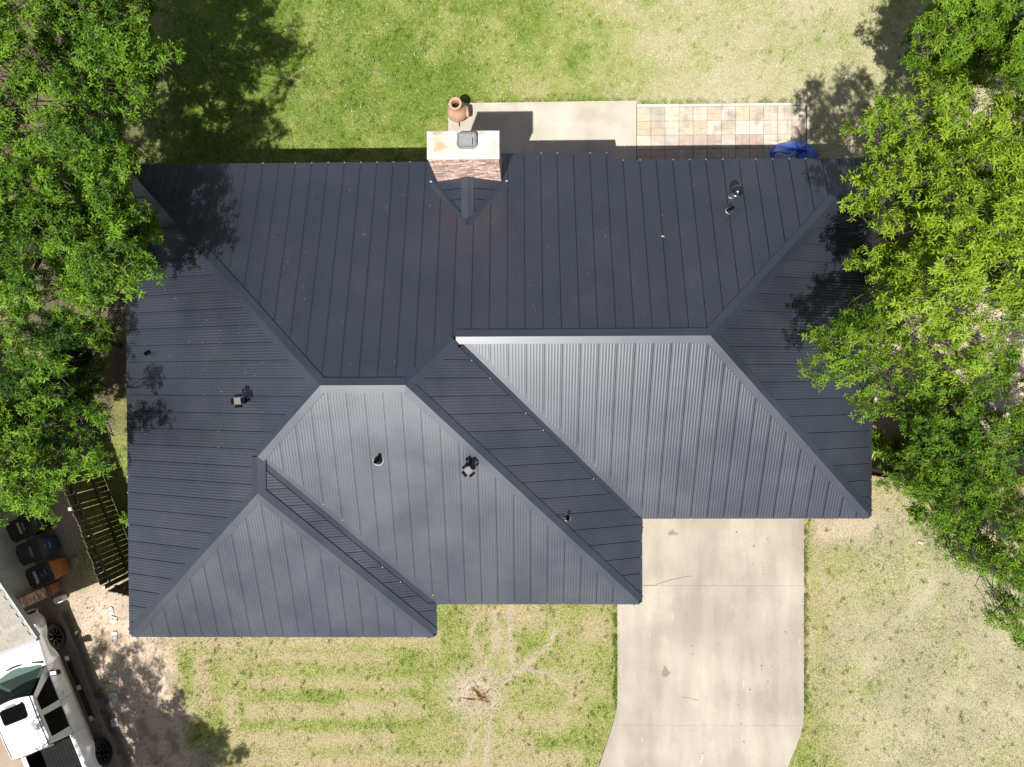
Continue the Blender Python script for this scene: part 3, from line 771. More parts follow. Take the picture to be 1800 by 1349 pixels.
MB().box(((EXT0 + EXT1) / 2, 0.10, 2.43), (EXT1 - EXT0 - 0.02, 0.19, 0.012)).build("porch_soffit", M['soffit'], house)

# ------------------------------------------------------------------ chimney (part of the house)
CX0, CX1, CY0, CY1, CZ = 7.93, 9.51, -0.56, 0.04, 4.83
chim = empty("chimney", ((CX0 + CX1) / 2, (CY0 + CY1) / 2, 0), parent=house)
ox, oy = -(CX0 + CX1) / 2, -(CY0 + CY1) / 2
hw, hd = (CX1 - CX0) / 2, (CY1 - CY0) / 2
MB().box((0, 0, CZ / 2 - 0.07), (2 * hw - 0.03, 2 * hd - 0.03, CZ - 0.12)).build("core", M['mortar'], chim)
brick_me = [MB().box((0, 0, 0), (0.180, 0.05, 0.057)).data("brick", M['brick']), MB().box((0, 0, 0), (0.088, 0.05, 0.062)).data("brick", M['brick'])]
zc0 = 2.86; course = 0.0805; ncrs = int((CZ - 0.10 - zc0) / course)
bw = (2 * hw) / 8
for r in range(ncrs):
    z = CZ - 0.10 - course * (r + 0.5)
    off = 0 if r % 2 == 0 else bw / 2
    xs_ = [-hw + bw * (k + 0.5) + off for k in range(8 if off == 0 else 7)]
    for x in xs_:
        inst("brick", brick_me[0], chim, (x, -hd + 0.022 + random.uniform(-.003, .003), z + random.uniform(-.002, .002)), (random.uniform(-.015, .015), 0, random.uniform(-.012, .012)))
    if off:
        for x in (-hw + bw / 4, hw - bw / 4):
            inst("brick", brick_me[1], chim, (x, -hd + 0.022, z))
mb = MB()
for (face, n_, ax) in (('e', 3, 0), ('w', 3, 0), ('n', 8, 1)):
    for r in range(int((CZ - 0.1) / course)):
        z = CZ - 0.10 - course * (r + 0.5)
        wd = (2 * hd - 0.05) / 3 if face != 'n' else bw
        for k in range(n_):
            if face == 'n':
                mb.box((-hw + bw * (k + 0.5), hd - 0.022, z), (0.187, 0.05, 0.062))
            else:
                sx = hw - 0.022 if face == 'e' else -hw + 0.022
                mb.box((sx, -hd + 0.052 + wd * (k + 0.5), z), (0.05, wd - 0.012, 0.062))
o = mb.build("side_bricks", M['brick'], chim); tag(o, kind="stuff")
# crown: sloped, stained slab with rounded rim
mb = MB()
e = 0.012
mb.add([(-hw - e, -hd - e, CZ - .095), (hw + e, -hd - e, CZ - .095), (hw + e, hd + e, CZ - .095), (-hw - e, hd + e, CZ - .095),
        (-hw - e, -hd - e, CZ - .02), (hw + e, -hd - e, CZ - .02), (hw + e, hd + e, CZ - .02), (-hw - e, hd + e, CZ - .02),
        (-hw + .14, -hd + .12, CZ + .03), (hw - .14, -hd + .12, CZ + .03), (hw - .14, hd - .10, CZ + .03), (-hw + .14, hd - .10, CZ + .03)],
       [(0, 1, 2, 3), (0, 1, 5, 4), (1, 2, 6, 5), (2, 3, 7, 6), (3, 0, 4, 7), (4, 5, 9, 8), (5, 6, 10, 9), (6, 7, 11, 10), (7, 4, 8, 11), (8, 9, 10, 11)])
mb.build("crown", M['capstone'], chim, bevel=0.015)
def rrect(w, h, r, n=5):
    pts = []
    for (cx, cy, a0) in ((w / 2 - r, h / 2 - r, 0), (-w / 2 + r, h / 2 - r, 90), (-w / 2 + r, -h / 2 + r, 180), (w / 2 - r, -h / 2 + r, 270)):
        for k in range(n):
            a = math.radians(a0 + 90 * k / (n - 1)); pts.append((cx + r * math.cos(a), cy + r * math.sin(a)))
    return pts
fl = px(820, 246, CZ + 0.2); fx_, fy_ = fl[0] + ox, fl[1] + oy
MB().prism([(x + fx_, y + fy_) for x, y in rrect(0.40, 0.30, .06)], CZ + 0.02, CZ + 0.13).build("flue", M['galvlite'], chim)
def ring_prism(w, h, r, t, z0, z1, c):
    o_ = rrect(w, h, r); i_ = rrect(w - 2 * t, h - 2 * t, max(r - t, .01)); n = len(o_); mb = MB()
    P = [(x + c[0], y + c[1], z0) for x, y in o_] + [(x + c[0], y + c[1], z1) for x, y in o_] + [(x + c[0], y + c[1], z1) for x, y in i_] + [(x + c[0], y + c[1], z0) for x, y in i_]
    F = []
    for i in range(n):
        j = (i + 1) % n
        for b in range(4):
            F.append((b * n + i, b * n + j, ((b + 1) % 4) * n + j, ((b + 1) % 4) * n + i))
    return mb.add(P, F)
ring_prism(0.43, 0.335, .07, 0.035, CZ + 0.12, CZ + 0.20, (fx_, fy_)).build("flue_rim", M['galv'], chim)
MB().prism([(x + fx_, y + fy_) for x, y in rrect(0.375, 0.28, .05)], CZ + 0.155, CZ + 0.168).build("flue_mesh", M['galvlite'], chim)
MB().box((fx_ + .13, fy_ - .02, CZ + 0.175), (0.012, 0.15, 0.016)).build("latch", M['black'], chim)
# cricket behind the chimney
ap = None
z = 3.0
for _ in range(12):
    ap = px(824, 388, z); z = ZE + P_ * (-ap[1]) + 0.05
AY = ap[1]; AX = 8.70; zr = ZE + P_ * (-AY) + 0.06
crk = empty("cricket", (AX, CY0, 0), parent=house)
zb = ZE + P_ * 0.56 + 0.055
for sg in (-1, 1):
    xw = 0.86
    corner = (sg * xw, 0.02, zb); top0 = (0, 0.0, zr + 0.03); apex = (0, AY - CY0, zr)
    # three stepped sheets per side
    for k in range(4):
        f0, f1 = k / 4, (k + 1) / 4 - 0.012
        def along(f, g_):
            p = Vector(corner).lerp(Vector(apex), f); q = Vector(top0).lerp(Vector(apex), f)
            return p.lerp(q, g_)
        lift = 0.010 * (3 - k)
        rows = [[along(f0, g_) + Vector((0, 0, lift + (.012 if 0.1 < f0 else 0))) for g_ in (0, .33, .66, 1)], [along(f1, g_) + Vector((0, 0, lift)) for g_ in (0, .33, .66, 1)]]
        MB().grid(rows).build("cricket_panel", M['metal'], crk, fix=False)
    # edge sheet lying on the main slope
    p0 = Vector((sg * (xw + 0.05), 0.0, zb + 0.015)); p1 = Vector((0, AY - CY0 - 0.09, zr + 0.0))
    n_ = Vector((sg * 0.7, -0.7, 0)) * 0.11
    MB().grid([[p0 + Vector((0, 0, .02)), p1 + Vector((0, 0, .03))], [p0 - n_ * .5 + Vector((0, 0, .03)), p1 + Vector((0, .09, .055))], [p0 + n_ + Vector((0, 0, -.01)), p1 + n_ + Vector((0, 0, .0))]]).build("edge_sheet", M['cap'], crk, fix=False)
mb = MB(); w_ = 0.155
mb.grid([[(-w_, 0.03, zr + .028), (0, 0.03, zr + .075), (w_, 0.03, zr + .028)], [(-w_, AY - CY0 + .17, zr + .0), (0, AY - CY0 + 0.05, zr + .045), (w_, AY - CY0 + .17, zr + .0)],
         [(-0.03, AY - CY0 + .0, zr - .01), (0, AY - CY0 - 0.05, zr + .02), (0.03, AY - CY0 + .0, zr - .01)]])
mb.build("cricket_ridge", M['cap'], crk, fix=False)
mb = MB()
for sg in (-1, 1):
    mb.box((sg * .45, -0.008, zb + 0.12), (0.92, 0.012, 0.05), (0, sg * -0.30 * -1, 0))
mb.build("flashing", M['cap'], crk)
for sg in (-1, 1):
    MB().box((sg * 0.90, -0.0, zb + 0.02), (0.13, 0.04, 0.02), (0.2, 0, sg * .4)).build("sealant", M['galvlite'], crk)

# ------------------------------------------------------------------ roof vents (parts of the house)
def roof_z(x, y):
    best = min(P_ * x, P_ * (-y)) if True else 0
    return best
def on_roof(u, v, zfun):
    z = 3.2
    for _ in range(14):
        P = px(u, v, z); z = zfun(P[0], P[1])
    return Vector((P[0], P[1], z))
Zw = lambda x, y: ZE + P_ * x + 0.035
Zn = lambda x, y: ZE - P_ * y + 0.035
Zsm = lambda x, y: ZE + P_ * (y + YM) + 0.035
Zem = lambda x, y: ZE + P_ * (XM - x) + 0.035
Zer = lambda x, y: ZE + P_ * (W - x) + 0.035
def pipe_vent(p, h=0.32, r=0.045, lean=(0, 0), mats=('rubber', 'black'), r2=0.12, ringm='galv'):
    o = empty("pipe_vent", p, parent=house)
    MB().lathe([(r2, -0.06), (r2, 0.012), (r2 * .8, 0.02)], 16).build("flashing_ring", M[ringm], o)
    MB().lathe([(r2 * .8, 0.0), (r2 * .72, 0.045), (r * 1.5, 0.10), (r * 1.05, 0.13)], 16).build("boot", M[mats[0]], o, smooth=True)
    mb = MB(); mb.lathe([(r, 0.0), (r, h), (r * .78, h), (r * .78, h - .2), (0.001, h - .2)], 14); mb.build("pipe", M[mats[1]], o)
    return o
pipe_vent(on_roof(261, 622, Zw), 0.16, 0.04, r2=0.085, ringm='rubber')
pipe_vent(on_roof(665, 809, Zsm), 0.34, 0.045, mats=('shiny', 'black'), r2=0.135, ringm='galvlite')
pipe_vent(on_roof(997, 910, Zem), 0.30, 0.034, mats=('shiny', 'black'), r2=0.095)
pipe_vent(on_roof(1281, 371, Zn), 0.36, 0.034, mats=('shiny', 'black'), r2=0.085)
pipe_vent(on_roof(1513, 406, Zer), 0.30, 0.05, mats=('shiny', 'galv'), r2=0.16, ringm='galv')
def box_vent(p, rot, name="box_vent"):
    o = empty(name, p, rot, parent=house)
    MB().box((0, 0, .20), (0.11, 0.11, 0.4)).build("pipe", M['black'], o)
    for (dx, dy) in ((.125, 0), (-.125, 0), (0, .125), (0, -.125)):
        MB().box((dx, dy, 0.40), (0.055 if dx else 0.14, 0.055 if dy else 0.14, 0.10)).build("side_flange", M['black'], o)
    MB().box((0, 0, 0.455), (0.15, 0.15, 0.02)).build("top_plate", M['ventgrey'], o)
    return o
box_vent(on_roof(431, 704, Zw), 0.06)
box_vent(on_roof(826, 823, Zsm), math.radians(40))
tv = empty("dome_vent", on_roof(1287, 344, Zn), parent=house); tv.scale = (.84, .84, .84)
MB().lathe([(0.14, -.05), (0.14, 0.02), (0.10, 0.04)], 20).build("flashing_ring", M['metal'], tv)
MB().lathe([(0.09, 0.0), (0.09, 0.50)], 20).build("pipe", M['galv'], tv, smooth=True)
MB().lathe([(0.001, 0.68), (0.05, 0.675), (0.10, 0.655), (0.135, 0.62), (0.15, 0.57), (0.15, 0.53), (0.10, 0.51)], 24).build("dome", M['shiny'], tv, smooth=True)
MB().lathe([(0.152, 0.51), (0.165, 0.525), (0.152, 0.54), (0.15, 0.525)], 24).build("rim", M['chrome'], tv, smooth=True)

# bits of blossom and twig lying on the metal
mb = MB()
spots = [(1165, 416, Zn, .035), (411, 709, Zw, .03), (436, 700, Zw, .02)]
for _ in range(60):
    u, v = random.uniform(380, 1240), random.uniform(300, 580); spots.append((u, v, Zn, random.uniform(.004, .010)))
for _ in range(45):
    u, v = random.uniform(480, 800), random.uniform(300, 640); spots.append((u, v, Zn, random.uniform(.004, .010)))
for _ in range(40):
    u, v = random.uniform(240, 480), random.uniform(480, 800); spots.append((u, v, Zw, random.uniform(.004, .010)))
for (u, v, zf, r_) in spots:
    p = on_roof(u, v, zf)
    if zf is Zn and (p.y < -min(p.x, 5.4) or p.y > -0.1 or p.y < -4.2 and p.x > 8): continue
    if zf is Zw and p.x > min(-p.y, 5.4, 11.9 + p.y) - 0.3: continue
    a_ = random.uniform(0, 6.28)
    mb.add([p + Vector((math.cos(a_ + k * 1.57) * r_ * (1.4 if k % 2 else .7), math.sin(a_ + k * 1.57) * r_ * (1.4 if k % 2 else .7), 0.008 + 0.004 * (k % 2))) for k in range(4)], [(0, 1, 2, 3)])
o = mb.build("petals", M['speck'], None, fix=False)
tag(o, "pale specks of fallen blossom scattered over the dark metal roof", "petals", kind="stuff")
# ------------------------------------------------------------------ clay chiminea on the patio corner
cp = px(806, 205, 0.05)
ch = empty("chiminea", (cp[0], cp[1], 0.05), 0.12)
tag(ch, "terracotta clay chiminea with a round belly standing on the patio corner", "chiminea")
mb = MB()
mb.lathe([(0.02, 0.10), (0.17, 0.10), (0.245, 0.20), (0.285, 0.32), (0.290, 0.42), (0.265, 0.52), (0.215, 0.61), (0.165, 0.68), (0.138, 0.75), (0.128, 0.84), (0.132, 0.91), (0.160, 0.955),
          (0.176, 0.975), (0.176, 0.995), (0.160, 1.005), (0.118, 0.995), (0.104, 0.95), (0.100, 0.80), (0.12, 0.65)], 32)
mb.build("body", M['clay'], ch, smooth=True)
MB().lathe([(0.001, 0.72), (0.112, 0.72)], 24).build("soot", M['soot'], ch)
MB().lathe([(0.14, 0.19), (0.165, 0.245), (0.15, 0.285), (0.12, 0.27)], 24, (0, 0, 0), 'x').build("mouth_rim", M['clay'], ch, smooth=True).location = (0.035, -0.03, 0.36)
MB().lathe([(0.001, 0.27), (0.128, 0.262)], 24, (0, 0, 0), 'x').build("fire_mouth", M['soot'], ch).location = (0.035, -0.03, 0.36)
mb = MB()
for k in range(3):
    a_ = k * 2.094 + 0.5
    mb.tube([(0.15 * math.cos(a_), 0.15 * math.sin(a_), 0.14), (0.25 * math.cos(a_), 0.25 * math.sin(a_), 0.05), (0.29 * math.cos(a_), 0.29 * math.sin(a_), 0.0)], 0.011, 6)
mb.tube([(0.19 * math.cos(t), 0.19 * math.sin(t), 0.11) for t in np.linspace(0, 6.283, 20)], 0.010, 6)
mb.build("iron_stand", M['black'], ch)

# ------------------------------------------------------------------ blue tarpaulin heap at the rear wall
tp = px(1399, 285, 0.3)
mb = MB(); rows = []
for i in range(15):
    rr = i / 14
    row = []
    for k in range(49):
        a_ = 2 * math.pi * k / 48
        rx_, ry_ = 0.66 * (1 + 0.10 * math.sin(3 * a_ + 1) + 0.05 * math.sin(7 * a_)), 0.50 * (1 + 0.08 * math.sin(2 * a_ + .4) + 0.05 * math.sin(9 * a_))
        x, y = rr * rx_ * math.cos(a_), rr * ry_ * math.sin(a_)
        h = 0.62 * (1 - rr ** 2.2) + 0.07 * (1 - rr) * math.sin(5 * a_ + 6 * rr) + 0.05 * math.sin(11 * a_ + rr * 9) * rr * (1 - rr * .7) + 0.04 * abs(math.sin(14 * x + 9 * y)) * (1 - .6 * rr)
        row.append((x, y, max(h, 0.01)))
    rows.append(row)
mb.grid(rows)
tarp = mb.build("tarpaulin", M['tarp'], None, smooth=False, loc=(tp[0], tp[1] + 0.20, 0.03))
tag(tarp, "crumpled blue tarpaulin over a heap beside the rear wall on the pavers", "tarpaulin")
pc = MB(); rows = []
for i in range(6):
    rows.append([(-0.60 + 0.46 * j / 7, -0.22 + 0.26 * i / 5 - 0.03 * j / 7 + 0.02 * math.sin(j * 2 + i), 0.22 + 0.36 * j / 7 + 0.03 * math.sin(i * 1.7 + j) + 0.05) for j in range(8)])
pc.grid(rows).build("cloth_fold", M['tarppale'], tarp, smooth=True)

# ------------------------------------------------------------------ fences
def fence(name, pts, h, side, label, wood, pitch=0.152, width=0.1445, posts=(), rails=(0.42, 1.02, 1.52), hole=None, zg=None):
    """pickets along the polyline pts; side = +1/-1 tells on which side of the line rails and posts stand"""
    f = empty(name, (pts[0][0], pts[0][1], 0)); tag(f, label, "fence")
    o0 = Vector((pts[0][0], pts[0][1], 0))
    tk = 0.019
    w2 = width / 2
    me_ = [MB().prism([(-w2, 0), (w2, 0), (w2, h_ - .035), (w2 - .035, h_), (-w2 + .035, h_), (-w2, h_ - .035)], -tk / 2, tk / 2).data("picket", wood) for h_ in (h, h - 0.012, h + 0.010)]
    for (p, q) in zip(pts[:-1], pts[1:]):
        p = Vector((*p, 0)); q = Vector((*q, 0)); d_ = (q - p); L = d_.length; t = d_.normalized(); nrm = Vector((-t.y, t.x, 0)) * side
        ang = math.atan2(t.y, t.x); n = int(L / pitch)
        for k in range(n):
            c_ = p + t * (pitch * (k + .5)); zg_ = float(gz(c_.x, c_.y)) + 0.02
            o = inst("picket", random.choice(me_), f, c_ - o0 + Vector((0, 0, zg_)))
            o.rotation_euler = (math.radians(90) + random.uniform(-.008, .008), random.uniform(-.006, .006), ang + random.uniform(-.03, .03))
        m_ = (p + q) / 2
        za, zb_ = float(gz(p.x, p.y)), float(gz(q.x, q.y))
        for rh in rails:
            c_ = m_ + nrm * 0.034 - o0 + Vector((0, 0, (za + zb_) / 2 + rh))
            o = MB().box((0, 0, 0), (L, 0.040, 0.085)).build("rail", wood, f, loc=c_)
            o.rotation_euler = (0, -math.atan2(zb_ - za, L), ang)
    for (x, y, ph) in posts:
        z_ = float(gz(x, y))
        P0 = Vector((x, y, 0)) - o0
        po = MB().box((0, 0, ph / 2 - .1), (0.092, 0.092, ph + .2)).build("post", wood, f, loc=P0 + Vector((0, 0, z_)))
        MB().box((0, 0, ph + .006), (0.094, 0.094, 0.012)).build("post_top", M['postcap'], po)
    return f
d0 = Vector((-1.38 + 2.43, -11.02 + 8.28)).normalized()
fa = (-2.43 - d0.x * 3.2, -8.28 - d0.y * 3.2); fb = (-1.34, -11.06)
nx_, ny_ = -d0.y * 0.085, d0.x * 0.085      # towards the house
fence("picket_fence", [fa, fb], 1.86, 1, "weathered picket fence between the neighbour's bins and the dark roofed house", M['wood'],
      posts=[(px(118, 896, 1.5)[0] + .04, px(118, 896, 1.5)[1], 1.80), (-1.34 + nx_ - .02, -11.03 + ny_, 1.86), (-2.43 + nx_ - d0.x * 2.0, -8.28 + ny_ - d0.y * 2.0, 1.8)], rails=(0.55, 1.50))
fence("picket_fence", [(-1.20, -11.10), (0.42, -11.34)], 1.80, 1, "short return of picket fence joining the front left corner of the house", M['wood'], rails=(0.5, 1.45))
post_r = px(1577, 836, 1.72)
fence("picket_fence", [(post_r[0] + 0.08, post_r[1] - 0.06), (24.6, -8.2)], 1.70, 1, "dark picket fence running right under the drooping tree", M['wood2'], pitch=0.145,
      posts=[(post_r[0], post_r[1], 1.74), (22.2, -8.08, 1.7)], rails=(0.35, 1.40))
fence("garden_gate", [(18.30, -7.98), (post_r[0] - 0.06, post_r[1] - 0.05)], 1.70, 1, "dark picket gate section closing the gap at the right house wall", M['wood2'], pitch=0.145, rails=(0.35, 1.38))
gb = px(1545, 806, 0.4)
bx_ = empty("utility_box", (18.62, gb[1], 0)); tag(bx_, "small grey metal box on the bare ground by the right picket gate", "utility box")
MB().box((0, 0, 0.30), (0.34, 0.26, 0.60)).build("cabinet", M['greybox'], bx_, bevel=0.015)
MB().box((0, 0, 0.615), (0.38, 0.30, 0.03)).build("lid", M['greybox'], bx_, bevel=0.008)
MB().box((0.174, 0.0, 0.40), (0.008, 0.18, 0.30)).build("door", M['galvlite'], bx_)

# ------------------------------------------------------------------ neighbour's house: wall, brick pier and shingled roof
GN = -0.36
fh = px(100, 1118.5, GN + 0.40); rh = px(182.8, 1323, GN + 0.40)
fwd = Vector((fh[0] - rh[0], fh[1] - rh[1], 0)).normalized(); rgt = Vector((fwd.y, -fwd.x, 0))
YAW = math.atan2(fwd.y, fwd.x)      # local x = forward (up the photograph), local y = left
def N_(f, r, z): return (f, -r, z)  # in the neighbour / truck frame
nh = empty("neighbour_house", (fh[0], fh[1], 0), YAW)
tag(nh, "neighbour's house with cream board wall, brick pier and pale shingle roof", "house")
MB().box(((1.46 + 9.0) / 2, 3.6, 0.9), (9.0 - 1.46, 7.0, 2.7)).build("wall", M['siding'], nh)
bd = MB().box((0, 0, 0), (0.292, 0.022, 2.25)).data("siding_board", M['siding'])
for k in range(22):
    inst("siding_board", bd, nh, (1.62 + k * 0.30, 0.09 - 0.012 + random.uniform(-.002, .002), 0.78))
MB().box((5.0, 0.085, -0.36), (7.0, 0.03, 0.14)).build("base_board", M['plinth'], nh)
pier = empty("brick_pier", N_(1.32, 0.02, 0), parent=nh)
MB().box((0, 0, 0.9), (0.30, 0.42, 2.56)).build("core", M['joint'], pier)
pb = [MB().box((0, 0, 0), (0.026, 0.192, 0.060)).data("brick", M['brick']), MB().box((0, 0, 0), (0.145, 0.03, 0.060)).data("brick", M['brick'])]
for r in range(29):
    z = -0.33 + r * 0.079
    for k in range(2):
        inst("brick", pb[0], pier, (-0.15, -0.105 + k * .21 + (.05 if r % 2 else -.02) * .6, z), (0, 0, random.uniform(-.02, .02)))
        inst("brick", pb[1], pier, (-0.075 + k * .15 + random.uniform(-.003, .003), -0.212, z), (0, 0, random.uniform(-.02, .02)))
MB().box((0, -0.30, -0.14), (0.30, 0.17, 0.46)).build("plinth", M['plinth'], pier, bevel=0.012)
# roof: rake faces the fence, eave faces the truck
rc = px(62, 1122, 1.85)
rcv = Vector((rc[0] - fh[0], rc[1] - fh[1], 0)); rf, rr_ = rcv.dot(fwd), rcv.dot(rgt)
RS = 0.27
def rp(f, r, h=0.0): return (rf + f, -(rr_ - r), 1.85 + RS * f + h)
nr = MB().add([rp(0, 0, -.16), rp(4.2, 0, -.16), rp(4.2, 8, -.16), rp(0, 8, -.16), rp(0, 0, -.02), rp(4.2, 0, -.02), rp(4.2, 8, -.02), rp(0, 8, -.02)],
              [(0, 1, 2, 3), (4, 5, 6, 7), (0, 1, 5, 4), (1, 2, 6, 5), (2, 3, 7, 6), (3, 0, 4, 7)]).build("roof", M['shingle'], nh)
z2_ = 1.85 + RS * 4.2
MB().add([rp(4.2, 0, -.16), (rf + 8.6, -rr_, z2_ - 1.3), (rf + 8.6, -(rr_ - 8), z2_ - 1.3), rp(4.2, 8, -.16), rp(4.2, 0, -.02), (rf + 8.6, -rr_, z2_ - 1.16), (rf + 8.6, -(rr_ - 8), z2_ - 1.16), rp(4.2, 8, -.02)],
         [(0, 1, 2, 3), (4, 5, 6, 7), (0, 1, 5, 4), (1, 2, 6, 5), (2, 3, 7, 6), (3, 0, 4, 7)]).build("rear_roof", M['shingle'], nh)
sh_me = [MB().box((0, 0, 0), (0.150, w_, 0.009)).data("shingle", M['shingle']) for w_ in (0.298, 0.24, 0.18)]
for r in range(19):
    y = 0.0 + (0.07 if r % 2 else 0)
    while y < 2.4:
        kk = random.choice([0, 0, 1, 2]); w_ = (0.298, 0.24, 0.18)[kk]
        c_ = rp(0.06 + r * 0.138, y + w_ / 2 + 0.003, 0.0 + random.uniform(0.000, 0.006))
        inst("shingle", sh_me[kk], nr, c_, (0, -math.atan(RS) + 0.035, random.uniform(-.008, .008)))
        y += w_ + 0.005
mb = MB()
for r in range(30):
    for k in range(18):
        if r < 19 and k < 0: continue
        y = 2.5 + k * 0.30
        mb.box(rp(0.06 + r * 0.138, y, 0.003), (0.15, 0.294, 0.009), (0, -math.atan(RS) + 0.035, 0))
tag(mb.build("shingle_course", M['shingle'], nr), kind="stuff")
o = MB().box((0, 0, 0), (math.hypot(4.2, 4.2 * RS), 0.05, 0.15)).build("rake_board", M['fascia'], nh, loc=(rf + 2.1, -rr_ - 0.027, 1.85 + RS * 2.1 - .075)); o.rotation_euler = (0, -math.atan(RS), 0)
MB().box((rf - 0.05, -(rr_ - 4), 1.77), (0.09, 8.0, 0.15)).build("eave_gutter", M['fascia'], nh)

# ------------------------------------------------------------------ wheelie bins along the cream wall
def text_obj(s, size, matl, parent, loc, rz, ext=0.002):
    cu = bpy.data.curves.new("print", 'FONT'); cu.body = s; cu.size = size; cu.align_x = 'CENTER'; cu.align_y = 'CENTER'; cu.extrude = ext; cu.offset = 0.004
    t = bpy.data.objects.new("print", cu); COL.objects.link(t)
    dg = bpy.context.evaluated_depsgraph_get(); me = bpy.data.meshes.new_from_object(t.evaluated_get(dg))
    bpy.data.objects.remove(t); me.materials.clear(); me.materials.append(matl)
    return inst("lettering", me, parent, loc, (0, 0, rz))
def wheelie_bin(u, v, body, lid, label, marks):
    c_ = px(u, v, GN + 1.04)
    b = empty("wheelie_bin", (c_[0], c_[1], GN + 0.04), math.atan2(rgt.y, rgt.x) + random.uniform(-.03, .03))   # local x = front (towards the fence)
    tag(b, label, "wheelie bin", "wheelie bins along the neighbour's wall")
    rows = []
    for (z, hx, hy, sh) in ((0.07, .22, .225, -.02), (0.45, .26, .255, 0), (0.80, .295, .275, .01), (0.98, .315, .288, .01), (1.0, .325, .296, .01)):
        rows.append([(x * hx / .5 * .5 + sh, y * hy / .5 * .5, z) for (x, y) in ((p[0], p[1]) for p in [(q_[0] / .5, q_[1] / .5) for q_ in rrect(1.0, 1.0, .12, 4)])])
    for r_ in rows: r_.append(r_[0])
    mb = MB().grid(rows); mb.f.append(tuple(range(len(rows[0]) - 1))[::-1]); mb.build("body", body, b)
    rows = []
    for (sc, z) in ((1.0, 1.0), (1.0, 1.03), (0.955, 1.055), (0.80, 1.07), (0.4, 1.082), (0.02, 1.084)):
        rows.append([(x * sc * .70 - 0.005, y * sc * .61, z) for (x, y) in rrect(1.0, 1.0, .10, 4)]); rows[-1].append(rows[-1][0])
    MB().grid(rows).build("lid", lid, b, smooth=False)
    MB().tube([(-.36, -.20, .97), (-.40, -.18, .99), (-.40, .18, .99), (-.36, .20, .97)], 0.016, 8).build("handle", lid, b)
    for s in (-1, 1):
        MB().lathe([(0.02, -.03), (0.11, -.028), (0.12, 0), (0.11, .028), (0.02, .03)], 16, (-.25, s * .26, .10), 'y').build("wheel", M['rubber'], b)
    for z in (0.86, 0.62):
        hx = .30 if z > .7 else .275
        MB().box((hx + .016, 0, z), (0.014, 0.16 if z > .7 else 0.18, 0.022)).build("grip_bar", M['printgrey' if z > .7 else 'fascia'], b)
    for mk in marks:
        if mk[0] == 'text': text_obj(mk[1], mk[2], M['print'], b, (mk[3], mk[4], 1.0865), math.radians(90))
        else: MB().prism([(x + mk[3], y + mk[4]) for x, y in rrect(mk[1], mk[2], .012, 3)], mk[6] if len(mk) > 6 else 1.070, (mk[6] if len(mk) > 6 else 1.070) + .0165).build("sticker", M[mk[5]], b)
    return b
wheelie_bin(38, 929, M['binblack'], M['binblack'], "black wheelie bin with a pale green sticker on its lid, farthest from the truck",
            [('r', .07, .33, 0.0, 0.02, 'printgreen'), ('r', .055, .24, .12, 0.03, 'printgrey')])
wheelie_bin(55, 970, M['binblue'], M['bingrey'], "navy wheelie bin with a plain grey lid, between the other two bins",
            [('r', .075, .30, 0.05, -.01, 'printgrey')])
wheelie_bin(72, 1011, M['binorange'], M['binblack'], "orange wheelie bin whose black lid reads TRASH, beside the brick pier",
            [('text', "TRASH", .125, -.09, -.02), ('r', .035, .19, .20, .03, 'printgrey'), ('r', .03, .05, .09, .02, 'printgrey'), ('r', .035, .03, .07, -.02, 'fascia'), ('r', .03, .03, .11, -.05, 'fascia'), ('r', .02, .03, .05, .07, 'printgrey')])
wb = px(102, 1055, GN + 0.25)
o = MB().prism(rrect(0.19, 0.28, .05, 5), 0.0, 0.24).build("white_box", M['white'], None, loc=(wb[0], wb[1], GN + 0.02), rz=YAW, bevel=0.02)
tag(o, "small white plastic box on the ground at the foot of the brick pier", "box")

# ------------------------------------------------------------------ pickup truck on the neighbour's driveway
trk = empty("pickup_truck", (fh[0] - rgt.x * 0.86, fh[1] - rgt.y * 0.86, GN + 0.03), YAW)
tag(trk, "white crew cab pickup truck with a black open bed and dark windows", "pickup truck")
WBL = 3.64
def half(z): return float(np.interp(z, [.40, .52, .62, .78, .96, 1.13], [.78, .80, .88, .925, .915, .83]))
def ztop(x): return float(np.interp(x, [-5.0, -0.55, 0.3, 0.75, 0.90], [1.13, 1.13, 1.06, .98, .86]))
def nose(x): return 1 - 0.16 * max(0, (x - 0.58) / 0.32) ** 2
def zlow(x):
    z = .46
    for c_ in (0, -WBL):
        d_ = abs(x - c_)
        if d_ < .50: z = max(z, .40 + math.sqrt(.50 ** 2 - d_ * d_) * .98 - .02)
    return z
def side_grid(x0, x1, s):
    n = max(2, int(abs(x1 - x0) / .05)); cols = []
    for i in range(n + 1):
        x = x0 + (x1 - x0) * i / n; zl, zu = zlow(x), ztop(x)
        fl = 0.05 * math.exp(-((min(abs(x), abs(x + WBL)) - .5) / .14) ** 2) + (0.05 if min(abs(x), abs(x + WBL)) < .5 else 0)
        cols.append([(x, s * (half(z) + fl * max(0, 1 - abs(z - .8) / .25)) * nose(x), z) for z in [zl + (zu - zl) * j / 9 for j in range(10)]])
    return cols
body = MB()
for s in (-1, 1):
    body.grid(side_grid(.90, -0.60, s)); MB().grid(side_grid(-2.64, -4.78, s)).build("bed_side", M['tw'], trk, smooth=True)
